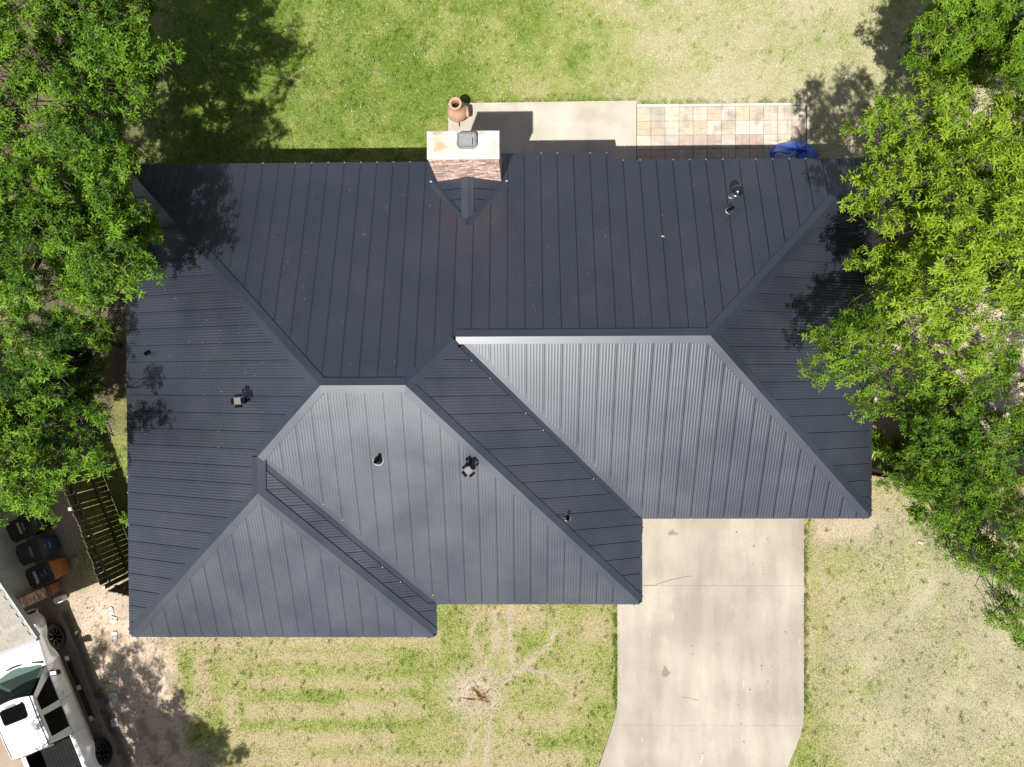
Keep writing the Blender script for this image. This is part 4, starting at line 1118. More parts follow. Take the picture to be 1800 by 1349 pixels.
# hood
rows = []
for i in range(13):
    x = .90 - 1.46 * i / 12
    rows.append([(x + .10 * (1 - f_ * f_) * (1 if i < 1 else 0), f_ * half(ztop(x)) * nose(x), ztop(x) + .055 * (1 - f_ ** 4) * min(1, i / 2) + (0.012 if .25 < abs(f_) < .62 and i > 1 else 0)) for f_ in np.linspace(-1, 1, 15)])
body.grid(rows)
bo = body.build("body", M['tw'], trk, smooth=True)
MB().box((0.80, 0, .66), (0.25, 1.30, 0.36)).build("grille", M['tblack'], trk, bevel=.03)
MB().box((0.93, 0, .50), (0.16, 1.50, 0.16)).build("front_bumper", M['chrome'], trk, bevel=.04)
for s in (-1, 1):
    hl = MB().box((0.70, s * .66, .84), (0.22, 0.24, 0.17), (0, .25, -s * .35)).build("headlight", M['lens'], trk, bevel=.03)
    MB().box((0.60, s * .775, .82), (0.12, 0.05, 0.10), (0, .2, -s * .35)).build("indicator", M['amber'], hl)
# doors: two on each side
def door(x0, x1, s):
    mb = MB(); mb.grid(side_grid(x0, x1, s)); d_ = mb.build("door", M['tw'], trk, smooth=True)
    hx = x1 + .13
    MB().box((hx, s * (half(1.0) + .018), 1.00), (0.20, 0.028, 0.04)).build("handle", M['tw'], d_, bevel=.012)
    return d_
for s in (-1, 1):
    door(-.606, -1.645, s); door(-1.655, -2.632, s)
def gh(x, k, s, off=0.0):  # greenhouse side: k = 0 at the belt, 1 at the roof rail
    y = .82 + (.60 - .82) * k ** 1.15 + off
    return (x, s * y, 1.125 + .575 * k)
cab = MB()
for s in (-1, 1):
    rows = []
    for k in np.linspace(0, 1, 7):
        xf = -.55 - .62 * k; xb = -2.64 + .10 * k
        rows.append([gh(xf + (xb - xf) * t, k, s) for t in np.linspace(0, 1, 9)])
    cab.grid(rows)
rows = []
for i in range(11):
    x = -1.13 - 1.42 * i / 10
    zr_ = 1.70 + .05 * math.sin(math.pi * (0.12 + 0.80 * i / 10))
    rows.append([(x + (.10 * (1 - f_ * f_) if i == 0 else (-.03 * (1 - f_ * f_) if i == 10 else 0)), f_ * .605, zr_ + .035 * (1 - f_ ** 2) - (0.02 if abs(f_) > .97 else 0)) for f_ in np.linspace(-1, 1, 13)])
cab.grid(rows)
# rear wall of the cab
cab.grid([[(-2.62, f_ * .82, 1.0) for f_ in np.linspace(-1, 1, 7)], [(-2.63, f_ * .82, 1.13) for f_ in np.linspace(-1, 1, 7)], [(-2.55, f_ * .60, 1.705) for f_ in np.linspace(-1, 1, 7)]])
cabo = cab.build("cab", M['tw'], trk, smooth=True)
for s in (-1, 1):   # drip rail seam along the roof edge
    MB().tube([(-1.10, s * .545, 1.725), (-1.5, s * .555, 1.752), (-2.1, s * .555, 1.752), (-2.52, s * .545, 1.735)], 0.0085, 6).build("roof_seam", M['tblack'], cabo)
    for (xa0, xa1, xb0, xb1) in ((-.86, -1.27, -1.60, -1.60), (-1.78, -1.76, -2.40, -2.38)):
        w_ = MB().grid([[gh(xa0, .04, s, .006), gh(xb0, .04, s, .006)], [gh((xa0 + xa1) / 2, .5, s, .008), gh((xb0 + xb1) / 2, .5, s, .008)], [gh(xa1, .88, s, .006), gh(xb1, .88, s, .006)]])
        w_.build("side_window", M['glassdark'], trk)
    m_ = MB(); m_.box((-.86, s * .98, 1.13), (0.13, 0.26, 0.16), (0, 0, s * .22)).box((-.80, s * .86, 1.10), (0.09, .12, .06))
    mo = m_.build("wing_mirror", M['tblack'], trk, bevel=.035)
    MB().box((-.925, s * .995, 1.13), (0.012, 0.22, 0.13), (0, 0, s * .22)).build("mirror_glass", M['chrome'], mo)
    MB().box((-.84, s * 1.00, 1.215), (0.10, 0.17, 0.012), (0, 0, s * .22)).build("mirror_cap", M['tw'], mo)
    rb = MB().box((-1.64, s * .93, .40), (1.98, 0.13, 0.06)).build("running_board", M['tblack'], trk, bevel=.02)
    for x in (-.70, -1.62, -2.58):
        MB().box((x, s * .935, .435), (0.13, 0.12, 0.012)).build("step_plate", M['alu'], rb)
ws = []
for k in np.linspace(0, 1, 6):
    ws.append([(-.50 - .62 * k + .17 * (1 - f_ * f_) * (1 - .4 * k), f_ * (.745 - .185 * k), 1.135 + .585 * k + .02 * (1 - f_ * f_)) for f_ in np.linspace(-1, 1, 13)])
MB().grid(ws).build("windscreen", M['glass'], trk, smooth=True)
fr = [(-.46 + .17 * (1 - f_ * f_), f_ * .80, 1.128 + .02 * (1 - f_ * f_)) for f_ in np.linspace(-1, 1, 13)]
MB().tube(fr, .035, 6).build("wiper_cowl", M['tblack'], trk)
MB().box((-2.66, 0, 1.42), (0.012, 1.05, .36), (0, .14, 0)).build("rear_window", M['glassdark'], trk)
MB().prism([(x - 1.415, y) for x, y in rrect(.42, .70, .07, 5)], 1.70, 1.7955).build("sunroof", M['glassdark'], cabo).rotation_euler = (0, 0, 0)
MB().prism([(x - 1.17, y + .02) for x, y in rrect(.05, .30, .02, 4)], 1.74, 1.779).build("wind_deflector", M['greybox'], cabo)
MB().lathe([(.028, 0), (.024, .02), (.001, .035)], 10, (-1.20, -.30, 1.765)).build("antenna", M['tblack'], cabo)
MB().box((-2.585, .10, 1.722), (0.05, 0.30, 0.04)).build("brake_light", M['redlens'], cabo, bevel=.01)
MB().box((-1.62, 0, .62), (2.0, 1.5, .06)).build("cabin_floor", M['tblack'], trk)
MB().box((-.70, 0, 1.02), (0.46, 1.42, .16)).build("dashboard", M['dash'], trk, bevel=.05)
for y in (-.36, .36):
    st = MB().box((-1.40, y, .86), (0.5, .5, .18)).box((-1.66, y, 1.18), (.14, .48, .55), (0, -.2, 0)).build("seat", M['seat'], trk, bevel=.05)
    MB().box((-1.72, y, 1.52), (.10, .26, .16)).build("headrest", M['seat'], st, bevel=.03)
MB().tube([(-1.02 + .07 * math.sin(t), .36 + .18 * math.cos(t), 1.14 + .16 * math.sin(t)) for t in np.linspace(0, 6.283, 21)], .014, 6).build("steering_wheel", M['tblack'], trk)
# bed
bed = MB(); bx0, bx1 = -2.70, -4.68
bed.add([(bx0, -.70, .72), (bx1, -.70, .72), (bx1, .70, .72), (bx0, .70, .72), (bx0, -.70, 1.125), (bx1, -.70, 1.125), (bx1, .70, 1.125), (bx0, .70, 1.125)], [(0, 1, 2, 3), (0, 1, 5, 4), (1, 2, 6, 5), (2, 3, 7, 6), (3, 0, 4, 7)])
for k in range(14):
    bed.box(((bx0 + bx1) / 2, -.63 + k * .097, .722), (bx0 - bx1, .05, .010))
bed.build("bed_liner", M['liner'], trk, fix=False)
for s in (-1, 1):
    MB().add([(bx0 + .05, s * .70, 1.126), (bx1 - .1, s * .70, 1.126), (bx1 - .1, s * .76, 1.146), (bx0 + .05, s * .76, 1.146), (bx0 + .05, s * .832, 1.126), (bx1 - .1, s * .832, 1.126)], [(0, 1, 2, 3), (3, 2, 5, 4)]).build("bed_rail", M['tw'], trk, fix=False)
MB().box((-4.76, 0, .90), (.09, 1.60, .46)).build("tailgate", M['tw'], trk, bevel=.02)
for (x, y, a_) in ((-2.80, -.35, .3), (-3.35, -.45, 1.2), (-3.30, -.58, 2.0)):
    pass
MB().box((-4.86, 0, .52), (.12, 1.66, .16)).build("rear_bumper", M['chrome'], trk, bevel=.03)
for s in (-1, 1):
    MB().box((-4.77, s * .81, .92), (.10, .10, .34)).build("tail_light", M['redlens'], trk, bevel=.015)
SPOKE = {.09: MB().box((0, 0, 0), (.04, .012, .016)).data("spoke", M['alu']), .165: MB().box((0, 0, 0), (.06, .012, .016)).data("spoke", M['alu'])}
for x in (0, -WBL):
    for s in (-1, 1):
        wl_ = empty("wheel", (x, s * .725, .40), parent=trk)
        MB().lathe([(.24, -.12), (.37, -.155), (.41, -.12), (.42, -.05), (.42, .05), (.41, .12), (.37, .155), (.24, .12)], 32, axis='y').build("tyre", M['rubber'], wl_, smooth=True)
        mb = MB(); mb.lathe([(.245, .118), (.24, .09), (.20, .03), (.05, .05), (.001, .055)], 24, axis='y')
        mb.lathe([(.245, -.118), (.24, -.09), (.20, -.03), (.05, -.05), (.001, -.055)], 24, axis='y')
        mb.build("rim", M['black'], wl_, smooth=True)
        for k in range(8):
            a_ = k * math.pi / 4
            for (r0, r1) in ((.09, .13), (.165, .225)):
                rm = (r0 + r1) / 2
                inst("spoke", SPOKE[r0], wl_, (rm * math.cos(a_), s * (.082 + .02 * (r0 > .15)), rm * math.sin(a_)), (0, -a_, 0))

# ------------------------------------------------------------------ flagstones, stump, small things
def flag(u, v, w, h, rz, label, seed, mat_=None):
    rs = random.Random(seed); P = pxg(u, v); s = 1 / 61.0; n = 14
    pts = []
    for k in range(n):
        a_ = 2 * math.pi * k / n; q_ = (abs(math.cos(a_)) ** 7 + abs(math.sin(a_)) ** 7) ** (-1 / 7)
        pts.append((math.cos(a_) * q_ * w * s / 2 * rs.uniform(.82, 1.05), math.sin(a_) * q_ * h * s / 2 * rs.uniform(.82, 1.05)))
    o = MB().prism(pts, -0.03, 0.028).build("stepping_stone", mat_ or M['stone'], None, loc=(P[0], P[1], float(P[2]) + 0.0), rz=rz, bevel=.008)
    tag(o, label, "stepping stone", "stepping stones down the bare strip")
flag(194, 1075, 15, 16, .3, "white stepping stone nearest the picket fence corner", 1)
flag(199, 1089, 17, 13, -.3, "white stepping stone touching the one nearest the fence corner", 2)
flag(202, 1119, 11, 20, -.1, "narrow upright white stepping stone in full sun beside the house corner", 3)
flag(201, 1153, 9, 10, .4, "smallest stepping stone, half buried in the dirt", 4, M['edging'])
flag(201, 1188, 14, 24, .08, "largest squared stepping stone in the tree shade opposite the truck's front door", 5)
flag(200, 1227, 17, 21, 0, "squarish stepping stone in the shade between the largest and the shield shaped one", 6)
flag(202, 1270, 15, 18, .1, "shield shaped stepping stone nearest the truck's rear wheel", 7)
rk = pxg(132, 985)
MB_ = MB().lathe([(.001, .06), (.09, .055), (.15, .02), (.16, -.03)], 9)
o = MB_.build("garden_stone", M['drive2'], None, loc=(rk[0], rk[1], rk[2] + .01)); tag(o, "rounded stone sunk in the dirt between the bins and the fence", "stone")

sp = px(846, 1224, 0)
st = empty("tree_stump", (sp[0], sp[1], -0.04)); tag(st, "ragged remains of a grubbed out stump with roots spreading over the front lawn", "tree stump")
rs = random.Random(5)
# ragged heart of the stump: a rough three-cornered wooden mass with deep cracks
rows = []
tri3 = [(-.30, .30), (.30, -.16), (-.26, -.12)]
for i in range(40):
    row = []
    for j in range(34):
        x, y = -.48 + .96 * i / 39, -.34 + .76 * j / 33
        d_ = min(((tri3[(k + 1) % 3][1] - tri3[k][1]) * (x - tri3[k][0]) - (tri3[(k + 1) % 3][0] - tri3[k][0]) * (y - tri3[k][1])) / math.hypot(tri3[(k + 1) % 3][1] - tri3[k][1], tri3[(k + 1) % 3][0] - tri3[k][0]) for k in range(3))
        al, ac = x * -.75 + y * .66, x * .66 + y * .75
        g1 = float(vnoise(al, ac * 4, .16, 91)); g2 = float(vnoise(x, y, .07, 92)); g3 = float(vnoise(x, y, .2, 93))
        ed = max(0.0, min(1.0, (d_ + .03 + (g3 - .5) * .16) / .07))
        ck = 1.0 - max(0, 1 - abs(g1 - .45) / .10) * .9
        row.append((x, y, -.05 + ed * (.055 + .085 * g1 * ck + .05 * (g2 - .5))))
    rows.append(row)
MB().grid(rows).build("stump", M['stump'], st)
for k, (dx, dy, L, w_, a_, tz) in enumerate(((-.20, .36, .44, .10, 1.95, .075), (-.40, -.10, .40, .07, 2.95, .06), (.24, .12, .42, .10, .9, .05), (.12, -.20, .46, .16, -.15, .06), (-.06, .46, .34, .07, .7, .06), (.36, .34, .30, .07, .5, .05))):
    rows = []
    for i in range(11):
        t = i / 10 - .5
        rows.append([(t * L, q_ * w_ * (1 - abs(t) * .8) + rs.uniform(-.012, .012), tz * (1 - (2 * q_) ** 2) * (1 - (2 * t) ** 2 * .7) - .015 + rs.uniform(-.014, .014)) for q_ in (-.5, -.3, -.1, .1, .3, .5)])
    MB().grid(rows).build("splinter", M['stump'] if k in (1, 3) else M['root'], st, loc=(dx, dy, 0.0), rz=a_)
mb = MB()
for k in range(70):
    a_, r_ = rs.uniform(0, 6.28), rs.uniform(.25, .95); sz = rs.uniform(.012, .035)
    mb.box((math.cos(a_) * r_, math.sin(a_) * r_ * .8, .045), (sz, sz * rs.uniform(.6, 1), sz * .7), (rs.uniform(0, 3), rs.uniform(0, 3), rs.uniform(0, 3)))
tag(mb.build("clod", M['root'], st), kind="stuff")
for r in ROOTS_PX:
    w_ = [px(u, v, 0) for (u, v) in r]
    pts = []
    for i in range(len(w_) - 1):
        for t in (0, .33, .66):
            q_ = w_[i] * (1 - t) + w_[i + 1] * t
            pts.append((q_[0] - sp[0] + rs.uniform(-.02, .02), q_[1] - sp[1] + rs.uniform(-.02, .02), 0.016 + rs.uniform(-.03, .014)))
    MB().tube(pts, [(.016 + .018 * i / len(pts)) * rs.uniform(.7, 1.3) for i in range(len(pts))], 7).build("root", M['root'], st, smooth=True)
ps = px(1233, 1335, .05)
o = MB().box((0, 0, 0), (0.055, 0.34, 0.008)).build("plastic_strip", M['postcap'], None, loc=(ps[0], ps[1], .053), rz=-.28); tag(o, "white plastic strip lying on the driveway", "plastic strip")
ps = px(1619, 955, .05)
o = MB().box((0, 0, 0), (0.17, 0.07, 0.015)).build("wood_scrap", M['postcap'], None, loc=(ps[0], ps[1], .03), rz=-.3); tag(o, "pale scrap of wood on the dry grass right of the driveway", "wood scrap")

# ------------------------------------------------------------------ trees
LEAFN = [0]
def leaves_for(clumps, size, dens):
    """clumps: (N,5) x,y,z,r,tone -> vertices, triangles, tone of pinnate sprays of folded leaflets"""
    Vs = []; Ts = []; Cs = []; nv = 0
    for (cx, cy, cz, r, tone) in clumps:
        tone = tone + R.normal() * 0.16; size_ = size * R.uniform(0.82, 1.22)
        nt = max(9, int(dens * r * r * 400))
        # rosettes of leaflets at the twig ends, twigs gathered in bunches over the top of the clump
        ns = max(2, int(r * r * 26))
        sd = R.normal(size=(ns, 3)); sd /= np.linalg.norm(sd, axis=1)[:, None]; sd[:, 2] = np.abs(sd[:, 2]) * 0.65 - 0.18
        sc = sd * r * (R.uniform(0.10, 1.0, ns) ** 0.5)[:, None]
        pick = R.integers(0, ns, nt)
        off = R.normal(size=(nt, 3)) * np.array([0.085, 0.085, 0.06])
        p = sc[pick] + off
        out = p / (np.linalg.norm(p, axis=1)[:, None] + 1e-6)
        d = out * 0.75 + off / 0.10 * 0.35 + R.normal(size=(nt, 3)) * 0.25 + np.array([0, 0, 0.75])
        d /= np.linalg.norm(d, axis=1)[:, None]
        p = p + np.array([cx, cy, cz])
        nl = 10
        tl = R.uniform(0.07, 0.16, nt)
        tt = (np.linspace(0.0, 1.0, nl) ** 0.8)[None, :] * tl[:, None]
        q = p[:, None, :] + d[:, None, :] * tt[..., None]
        side = np.cross(d, np.array([0.3, 0.2, 1.0])); side /= (np.linalg.norm(side, axis=1)[:, None] + 1e-6)
        up = np.cross(side, d)
        ph = R.uniform(0, 6.28, (nt, 1)) + np.arange(nl)[None, :] * 2.4 + R.normal(size=(nt, nl)) * 0.25
        lat = side[:, None, :] * np.cos(ph)[..., None] + up[:, None, :] * np.sin(ph)[..., None]
        rise = np.linspace(0.05, 0.75, nl)[None, :, None]
        ld = d[:, None, :] * rise + lat + R.normal(size=(nt, nl, 3)) * 0.12 + np.array([0, 0, -0.10])
        ld /= np.linalg.norm(ld, axis=2)[..., None]
        L = size_ * R.uniform(0.65, 1.3, (nt, nl)); Wd = L * R.uniform(0.24, 0.35, (nt, nl)) * 0.5
        ax = d[:, None, :] + np.array([0, 0, 0.5]) + R.normal(size=(nt, nl, 3)) * 0.30
        wv = np.cross(ld, ax); wv /= (np.linalg.norm(wv, axis=2)[..., None] + 1e-6)
        nrm = np.cross(wv, ld)
        b0 = q; tip = q + ld * L[..., None] - nrm * (0.18 * L)[..., None]
        mid = q + ld * (0.45 * L)[..., None]
        l0 = mid + wv * Wd[..., None] + nrm * (0.35 * Wd)[..., None]; r0 = mid - wv * Wd[..., None] + nrm * (0.35 * Wd)[..., None]
        V = np.stack([b0, r0, tip, l0], 2).reshape(-1, 3)
        n = nt * nl; ba = nv + 4 * np.arange(n)
        Ts.append(np.stack([ba, ba + 1, ba + 2], 1)); Ts.append(np.stack([ba, ba + 2, ba + 3], 1))
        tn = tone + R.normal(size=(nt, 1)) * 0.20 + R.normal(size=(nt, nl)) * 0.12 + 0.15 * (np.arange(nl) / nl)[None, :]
        Vs.append(V); Cs.append(np.repeat(tn.reshape(-1), 4)); nv += 4 * n
    LEAFN[0] += nv // 4
    return np.concatenate(Vs), np.concatenate(Ts), np.concatenate(Cs)
def tree(base, top_z, seen, label, dark, light, size=0.094, dens=1.0, fill=22, jit=.5, fill_r=(0.35, 0.6), fz=(0.45, 0.8), name="tree", group="trees beside the house", spread=1.0, trunk_r=0.17, shade_clumps=(), beyond=(), ff=(.25, .95)):
    """seen: list of (u, v, z, radius, tone): foliage clumps; further clumps fill the crown between them and the trunk"""
    cl = []
    for (u, v, z, r, t) in seen:
        P = px(u, v, z); cl.append((P[0], P[1], z, r, t))
    cl += list(shade_clumps)
    for (u0, u1, v0, v1, z0, z1, n_) in beyond:      # the side of the crown that lies past the photograph's edge
        for _ in range(n_):
            z = random.uniform(z0, z1); P = px(random.uniform(u0, u1), random.uniform(v0, v1), z); cl.append((P[0], P[1], z, random.uniform(.28, .5), .45))
    cl0 = list(cl); bx, by = base; zg = float(gz(bx, by))
    for _ in range(fill):
        c_ = random.choice(cl0); f = random.uniform(*ff)
        cl.append((bx + (c_[0] - bx) * f + random.uniform(-jit, jit), by + (c_[1] - by) * f + random.uniform(-jit, jit), max(1.2, c_[2] * random.uniform(*fz)), random.uniform(*fill_r), random.uniform(.1, .6)))
    t = empty(name, (bx, by, zg)); tag(t, label, "tree", group)
    V, T, C = leaves_for(cl, size, dens)
    C = np.clip(C, -0.4, 1.2)[:, None]
    col = np.array(dark) + (np.array(light) - np.array(dark)) * C
    col = np.clip(col, 0.004, 0.7)
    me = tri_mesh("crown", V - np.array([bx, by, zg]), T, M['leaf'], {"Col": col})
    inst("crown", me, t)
    # trunk, a few big limbs, and thin branches to every clump
    fork = Vector((0, 0, top_z * 0.34))
    lean = Vector((random.uniform(-.15, .15), random.uniform(-.15, .15), 0))
    MB().tube([(0, 0, -.1), (0.02, 0, .25), lean * .5 + fork * .5, lean + fork], [trunk_r * 1.45, trunk_r * 1.1, trunk_r * .95, trunk_r * .8], 12).build("trunk", M['bark'], t, smooth=True)
    nlimb = 6; limbs = []
    pts = np.array([[c_[0] - bx, c_[1] - by, c_[2] - zg] for c_ in cl0])
    ang = np.arctan2(pts[:, 1], pts[:, 0]); order = np.argsort(ang); groups = np.array_split(order, min(nlimb, len(order)))
    for gi in groups:
        m_ = Vector(pts[gi].mean(0)); m_.z *= .70
        s_ = lean + fork * random.uniform(.8, 1.0)
        mid = s_.lerp(m_, .5) + Vector((random.uniform(-.15, .15), random.uniform(-.15, .15), .25))
        MB().tube([s_, s_.lerp(mid, .5) + Vector((0, 0, .1)), mid, mid.lerp(m_, .6), m_], [trunk_r * .42, trunk_r * .33, trunk_r * .25, trunk_r * .17, trunk_r * .09], 8).build("limb", M['bark'], t, smooth=True)
        limbs.append((mid, m_, gi))
    mb = MB()
    for (mid, m_, gi) in limbs:
        for i in gi:
            e_ = Vector(pts[i]); s_ = mid.lerp(m_, random.uniform(.3, 1.0)); h_ = s_.lerp(e_, .55) + Vector((random.uniform(-.2, .2), random.uniform(-.2, .2), random.uniform(-.35, -.1)))
            w1_ = s_.lerp(h_, .5) + Vector((random.uniform(-.1, .1), random.uniform(-.1, .1), random.uniform(-.1, .05))); w2_ = h_.lerp(e_, .5) + Vector((random.uniform(-.07, .07), random.uniform(-.07, .07), -.05))
            mb.tube([s_, w1_, h_, w2_, e_], [.015, .013, .010, .007, .004], 5, cap=False)
            for _ in range(5):
                q_ = e_ + Vector((random.uniform(-1, 1), random.uniform(-1, 1), random.uniform(-.3, .5))) * cl0[i][3] * .9
                mb.tube([h_.lerp(e_, random.uniform(.3, 1)), (e_ + q_) / 2 + Vector((0, 0, .03)), q_], [.008, .006, .003], 4, cap=False)
    tag(mb.build("branches", M['bark'], t, fix=False), kind="stuff")
    return t
def clumps_px(lst, z0, jit=0.25, tone=0.55, k=1.25):
    """list of (u, v, radius in px [, z, tone])"""
    out = []
    for e_ in lst:
        u, v, rp_ = e_[:3]; z = e_[3] if len(e_) > 3 else z0 + random.uniform(-jit, jit); t_ = e_[4] if len(e_) > 4 else tone
        out.append((u, v, z, max(0.20, rp_ * (20.64 - z) / 1260 * k), t_))
    return out
LD, LL = (0.026, 0.080, 0.006), (0.180, 0.335, 0.022)
RD, RL = (0.075, 0.165, 0.008), (0.235, 0.360, 0.022)
# rear left
L1 = clumps_px([(45, 8, 26), (60, 34, 14), (88, 28, 13), (18, 40, 22), (45, 76, 22), (72, 82, 13), (232, 8, 20), (246, 32, 16), (195, 42, 17), (215, 55, 24), (235, 70, 26), (212, 85, 24), (238, 98, 24), (262, 100, 14), (286, 103, 16), (297, 98, 10), (205, 108, 20), (182, 45, 12),
                (30, 118, 18), (40, 135, 14), (92, 132, 17), (100, 150, 11), (72, 140, 12), (20, 165, 24), (22, 195, 27), (40, 212, 18), (10, 222, 18), (108, 190, 14), (98, 204, 9), (66, 196, 17), (142, 158, 14), (132, 170, 8), (248, 160, 18), (235, 150, 10), (232, 186, 11),
                (135, 95, 10), (140, 6, 14), (8, 75, 18), (105, 5, 14), (75, 0, 14), (170, 135, 12), (200, 140, 12)], 5.9, .5, .55, 1.08)
# mid left
L2 = clumps_px([(138, 226, 17), (152, 245, 17), (128, 236, 12), (170, 262, 22), (198, 262, 15), (165, 285, 18), (118, 278, 15), (145, 306, 13), (182, 280, 12), (208, 268, 9), (12, 272, 17), (6, 315, 14), (55, 350, 22), (40, 368, 20), (70, 372, 12), (22, 392, 24), (50, 412, 18), (14, 425, 20), (60, 420, 12),
                (228, 300, 12), (245, 380, 13), (238, 375, 8), (212, 296, 9), (255, 430, 15), (248, 450, 16), (264, 466, 13), (258, 478, 10), (150, 456, 18), (172, 468, 18), (162, 480, 14), (205, 500, 19), (218, 510, 16), (186, 515, 14), (176, 528, 12), (232, 498, 13), (90, 505, 20), (80, 522, 20), (98, 530, 12), (120, 492, 16), (145, 498, 20), (130, 512, 14), (165, 500, 12),
                (20, 500, 22), (35, 520, 20), (18, 545, 22), (28, 568, 16), (8, 590, 20), (15, 620, 17), (20, 470, 20), (105, 455, 12), (122, 470, 10), (6, 460, 18), (60, 480, 13), (195, 440, 10), (225, 460, 12)], 5.7, .5, .55, 1.08)
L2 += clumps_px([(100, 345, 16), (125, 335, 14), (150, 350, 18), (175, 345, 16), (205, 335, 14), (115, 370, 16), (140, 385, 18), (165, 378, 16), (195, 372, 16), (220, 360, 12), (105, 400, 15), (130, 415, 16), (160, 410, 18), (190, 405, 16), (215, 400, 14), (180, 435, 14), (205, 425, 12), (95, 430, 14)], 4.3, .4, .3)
# lower left
L3 = clumps_px([(92, 690, 13), (38, 706, 10), (62, 697, 7), (176, 718, 13), (170, 732, 10), (190, 735, 7), (56, 662, 12, 4.6, .15), (30, 760, 14), (52, 752, 10), (80, 745, 12), (18, 806, 18), (8, 826, 16), (50, 810, 16), (40, 832, 20), (66, 828, 16), (90, 838, 16), (105, 846, 11), (76, 852, 14), (60, 866, 18), (34, 862, 16), (84, 895, 13), (72, 888, 12), (52, 884, 15), (24, 884, 14), (92, 903, 8),
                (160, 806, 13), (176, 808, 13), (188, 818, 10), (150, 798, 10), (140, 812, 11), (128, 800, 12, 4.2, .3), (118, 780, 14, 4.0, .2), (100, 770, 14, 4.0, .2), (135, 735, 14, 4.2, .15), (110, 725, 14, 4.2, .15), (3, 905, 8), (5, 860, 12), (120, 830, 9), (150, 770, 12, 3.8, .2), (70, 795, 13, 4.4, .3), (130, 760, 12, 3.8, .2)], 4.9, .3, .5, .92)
def casters(rows, h0, h1, u_lo, u_hi, step, on_house):
    """foliage clumps standing toward the sun from shaded spots of the photograph"""
    out = []
    for (v, u0, u1) in rows:
        u = u0
        while u <= u1:
            uu, vv = u + random.uniform(-6, 6), v + random.uniform(-6, 6)
            zb_ = 0.0
            if on_house:
                for _ in range(8):
                    P = px(uu, vv, zb_); zb_ = ZE + P_ * min(max(P[0], 0), max(-P[1], 0))
            P = px(uu, vv, zb_); opts = []
            for h in np.linspace(h0, h1, 12):
                Q = P + np.array([-.172, -.455, 1.0]) * (h - zb_); a_, b_ = project(Q[0], Q[1], Q[2])
                if u_lo <= a_ <= u_hi: opts.append((Q[0], Q[1], h))
            if opts:
                q_ = random.choice(opts); out.append((q_[0], q_[1], q_[2], random.uniform(.26, .42), random.uniform(.2, .6)))
            u += step
    return out
def casters_e(rows):
    out = []
    for (v, u0, u1) in rows:
        u = u0
        while u <= u1:
            zb_ = 3.0
            for _ in range(8):
                P = px(u, v, zb_); zb_ = ZE + P_ * max(W - P[0], 0)
            for h in np.linspace(5.0, 6.6, 9):
                Q = P + np.array([-.172, -.455, 1.0]) * (h - zb_); a_, b_ = project(Q[0], Q[1], Q[2])
                if a_ > 1545 or (b_ > 590 and a_ > 1440): break
            if a_ > 1540 or b_ > 590: out.append((Q[0], Q[1], h, random.uniform(.24, .36), random.uniform(.2, .6)))
            u += 17
    return out
SH1 = casters([(5, 285, 490), (32, 285, 470), (60, 290, 485), (88, 300, 485), (115, 300, 440), (140, 380, 450), (165, 400, 445), (190, 400, 485), (215, 285, 480), (240, 290, 470), (262, 300, 470)], 4.2, 6.6, -60, 205, 23, False)
SH2 = casters([(300, 235, 395), (325, 230, 385), (350, 230, 360), (378, 230, 380), (405, 230, 355), (430, 245, 345), (455, 275, 335), (500, 225, 235), (540, 222, 235), (575, 222, 230)], 4.4, 6.4, -60, 215, 21, True)
SH3 = []
for rows_ in ([(395, 1480, 1528), (425, 1478, 1528), (470, 1490, 1528)], [(500, 1450, 1528), (530, 1430, 1528)]):
    SH3 += [(a_, b_, c_, r_ * .62, t_) for (a_, b_, c_, r_, t_) in casters_e(rows_)]
tree((-0.9, 3.6), 6.5, L1, "dark green leafy tree at the rear left corner of the yard", LD, LL, fill=60, fill_r=(.35, .55), ff=(.1, .75), shade_clumps=SH1, trunk_r=.20, fz=(.3, .62), beyond=((-190, 0, -60, 260, 4.5, 6.5, 30), (0, 230, -110, -8, 5, 6.3, 26)))
tree((-2.1, -1.3), 6.5, L2, "dark green leafy tree reaching over the left end of the roof", LD, LL, fill=70, fill_r=(.35, .55), ff=(.1, .75), shade_clumps=SH2, trunk_r=.22, fz=(.3, .62), beyond=((-190, 0, 240, 640, 4.5, 6.5, 34),))
tree((-3.1, -5.6), 5.4, L3, "smaller dark green tree over the fence and wheelie bins", LD, LL, fill=16, jit=.15, trunk_r=.15, fz=(.55, .85), beyond=((-150, 0, 660, 860, 4, 5.2, 16),))
# dark leafy bushes in the shade between the two left trees
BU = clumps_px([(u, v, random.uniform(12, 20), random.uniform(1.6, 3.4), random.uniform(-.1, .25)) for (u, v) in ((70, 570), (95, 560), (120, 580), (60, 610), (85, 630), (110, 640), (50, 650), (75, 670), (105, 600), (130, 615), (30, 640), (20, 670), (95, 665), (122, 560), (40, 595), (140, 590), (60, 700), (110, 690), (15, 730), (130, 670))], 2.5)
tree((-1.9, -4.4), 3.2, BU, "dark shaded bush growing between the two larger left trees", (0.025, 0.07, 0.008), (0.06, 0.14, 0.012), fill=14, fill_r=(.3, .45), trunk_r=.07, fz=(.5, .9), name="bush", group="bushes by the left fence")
# upper right
R2 = clumps_px([(1610, 58, 12), (1622, 70, 8), (1640, 60, 9), (1672, 42, 14), (1685, 62, 16), (1700, 70, 9), (1655, 40, 10), (1664, 12, 16), (1690, 8, 16), (1660, 20, 12), (1745, 18, 20), (1770, 30, 20), (1755, 48, 16), (1735, 32, 14), (1790, 12, 18), (1785, 55, 16), (1725, 5, 15), (1720, 52, 12), (1762, 72, 17), (1790, 84, 17), (1765, 92, 14), (1745, 95, 12)], 3.9, .5, .50)
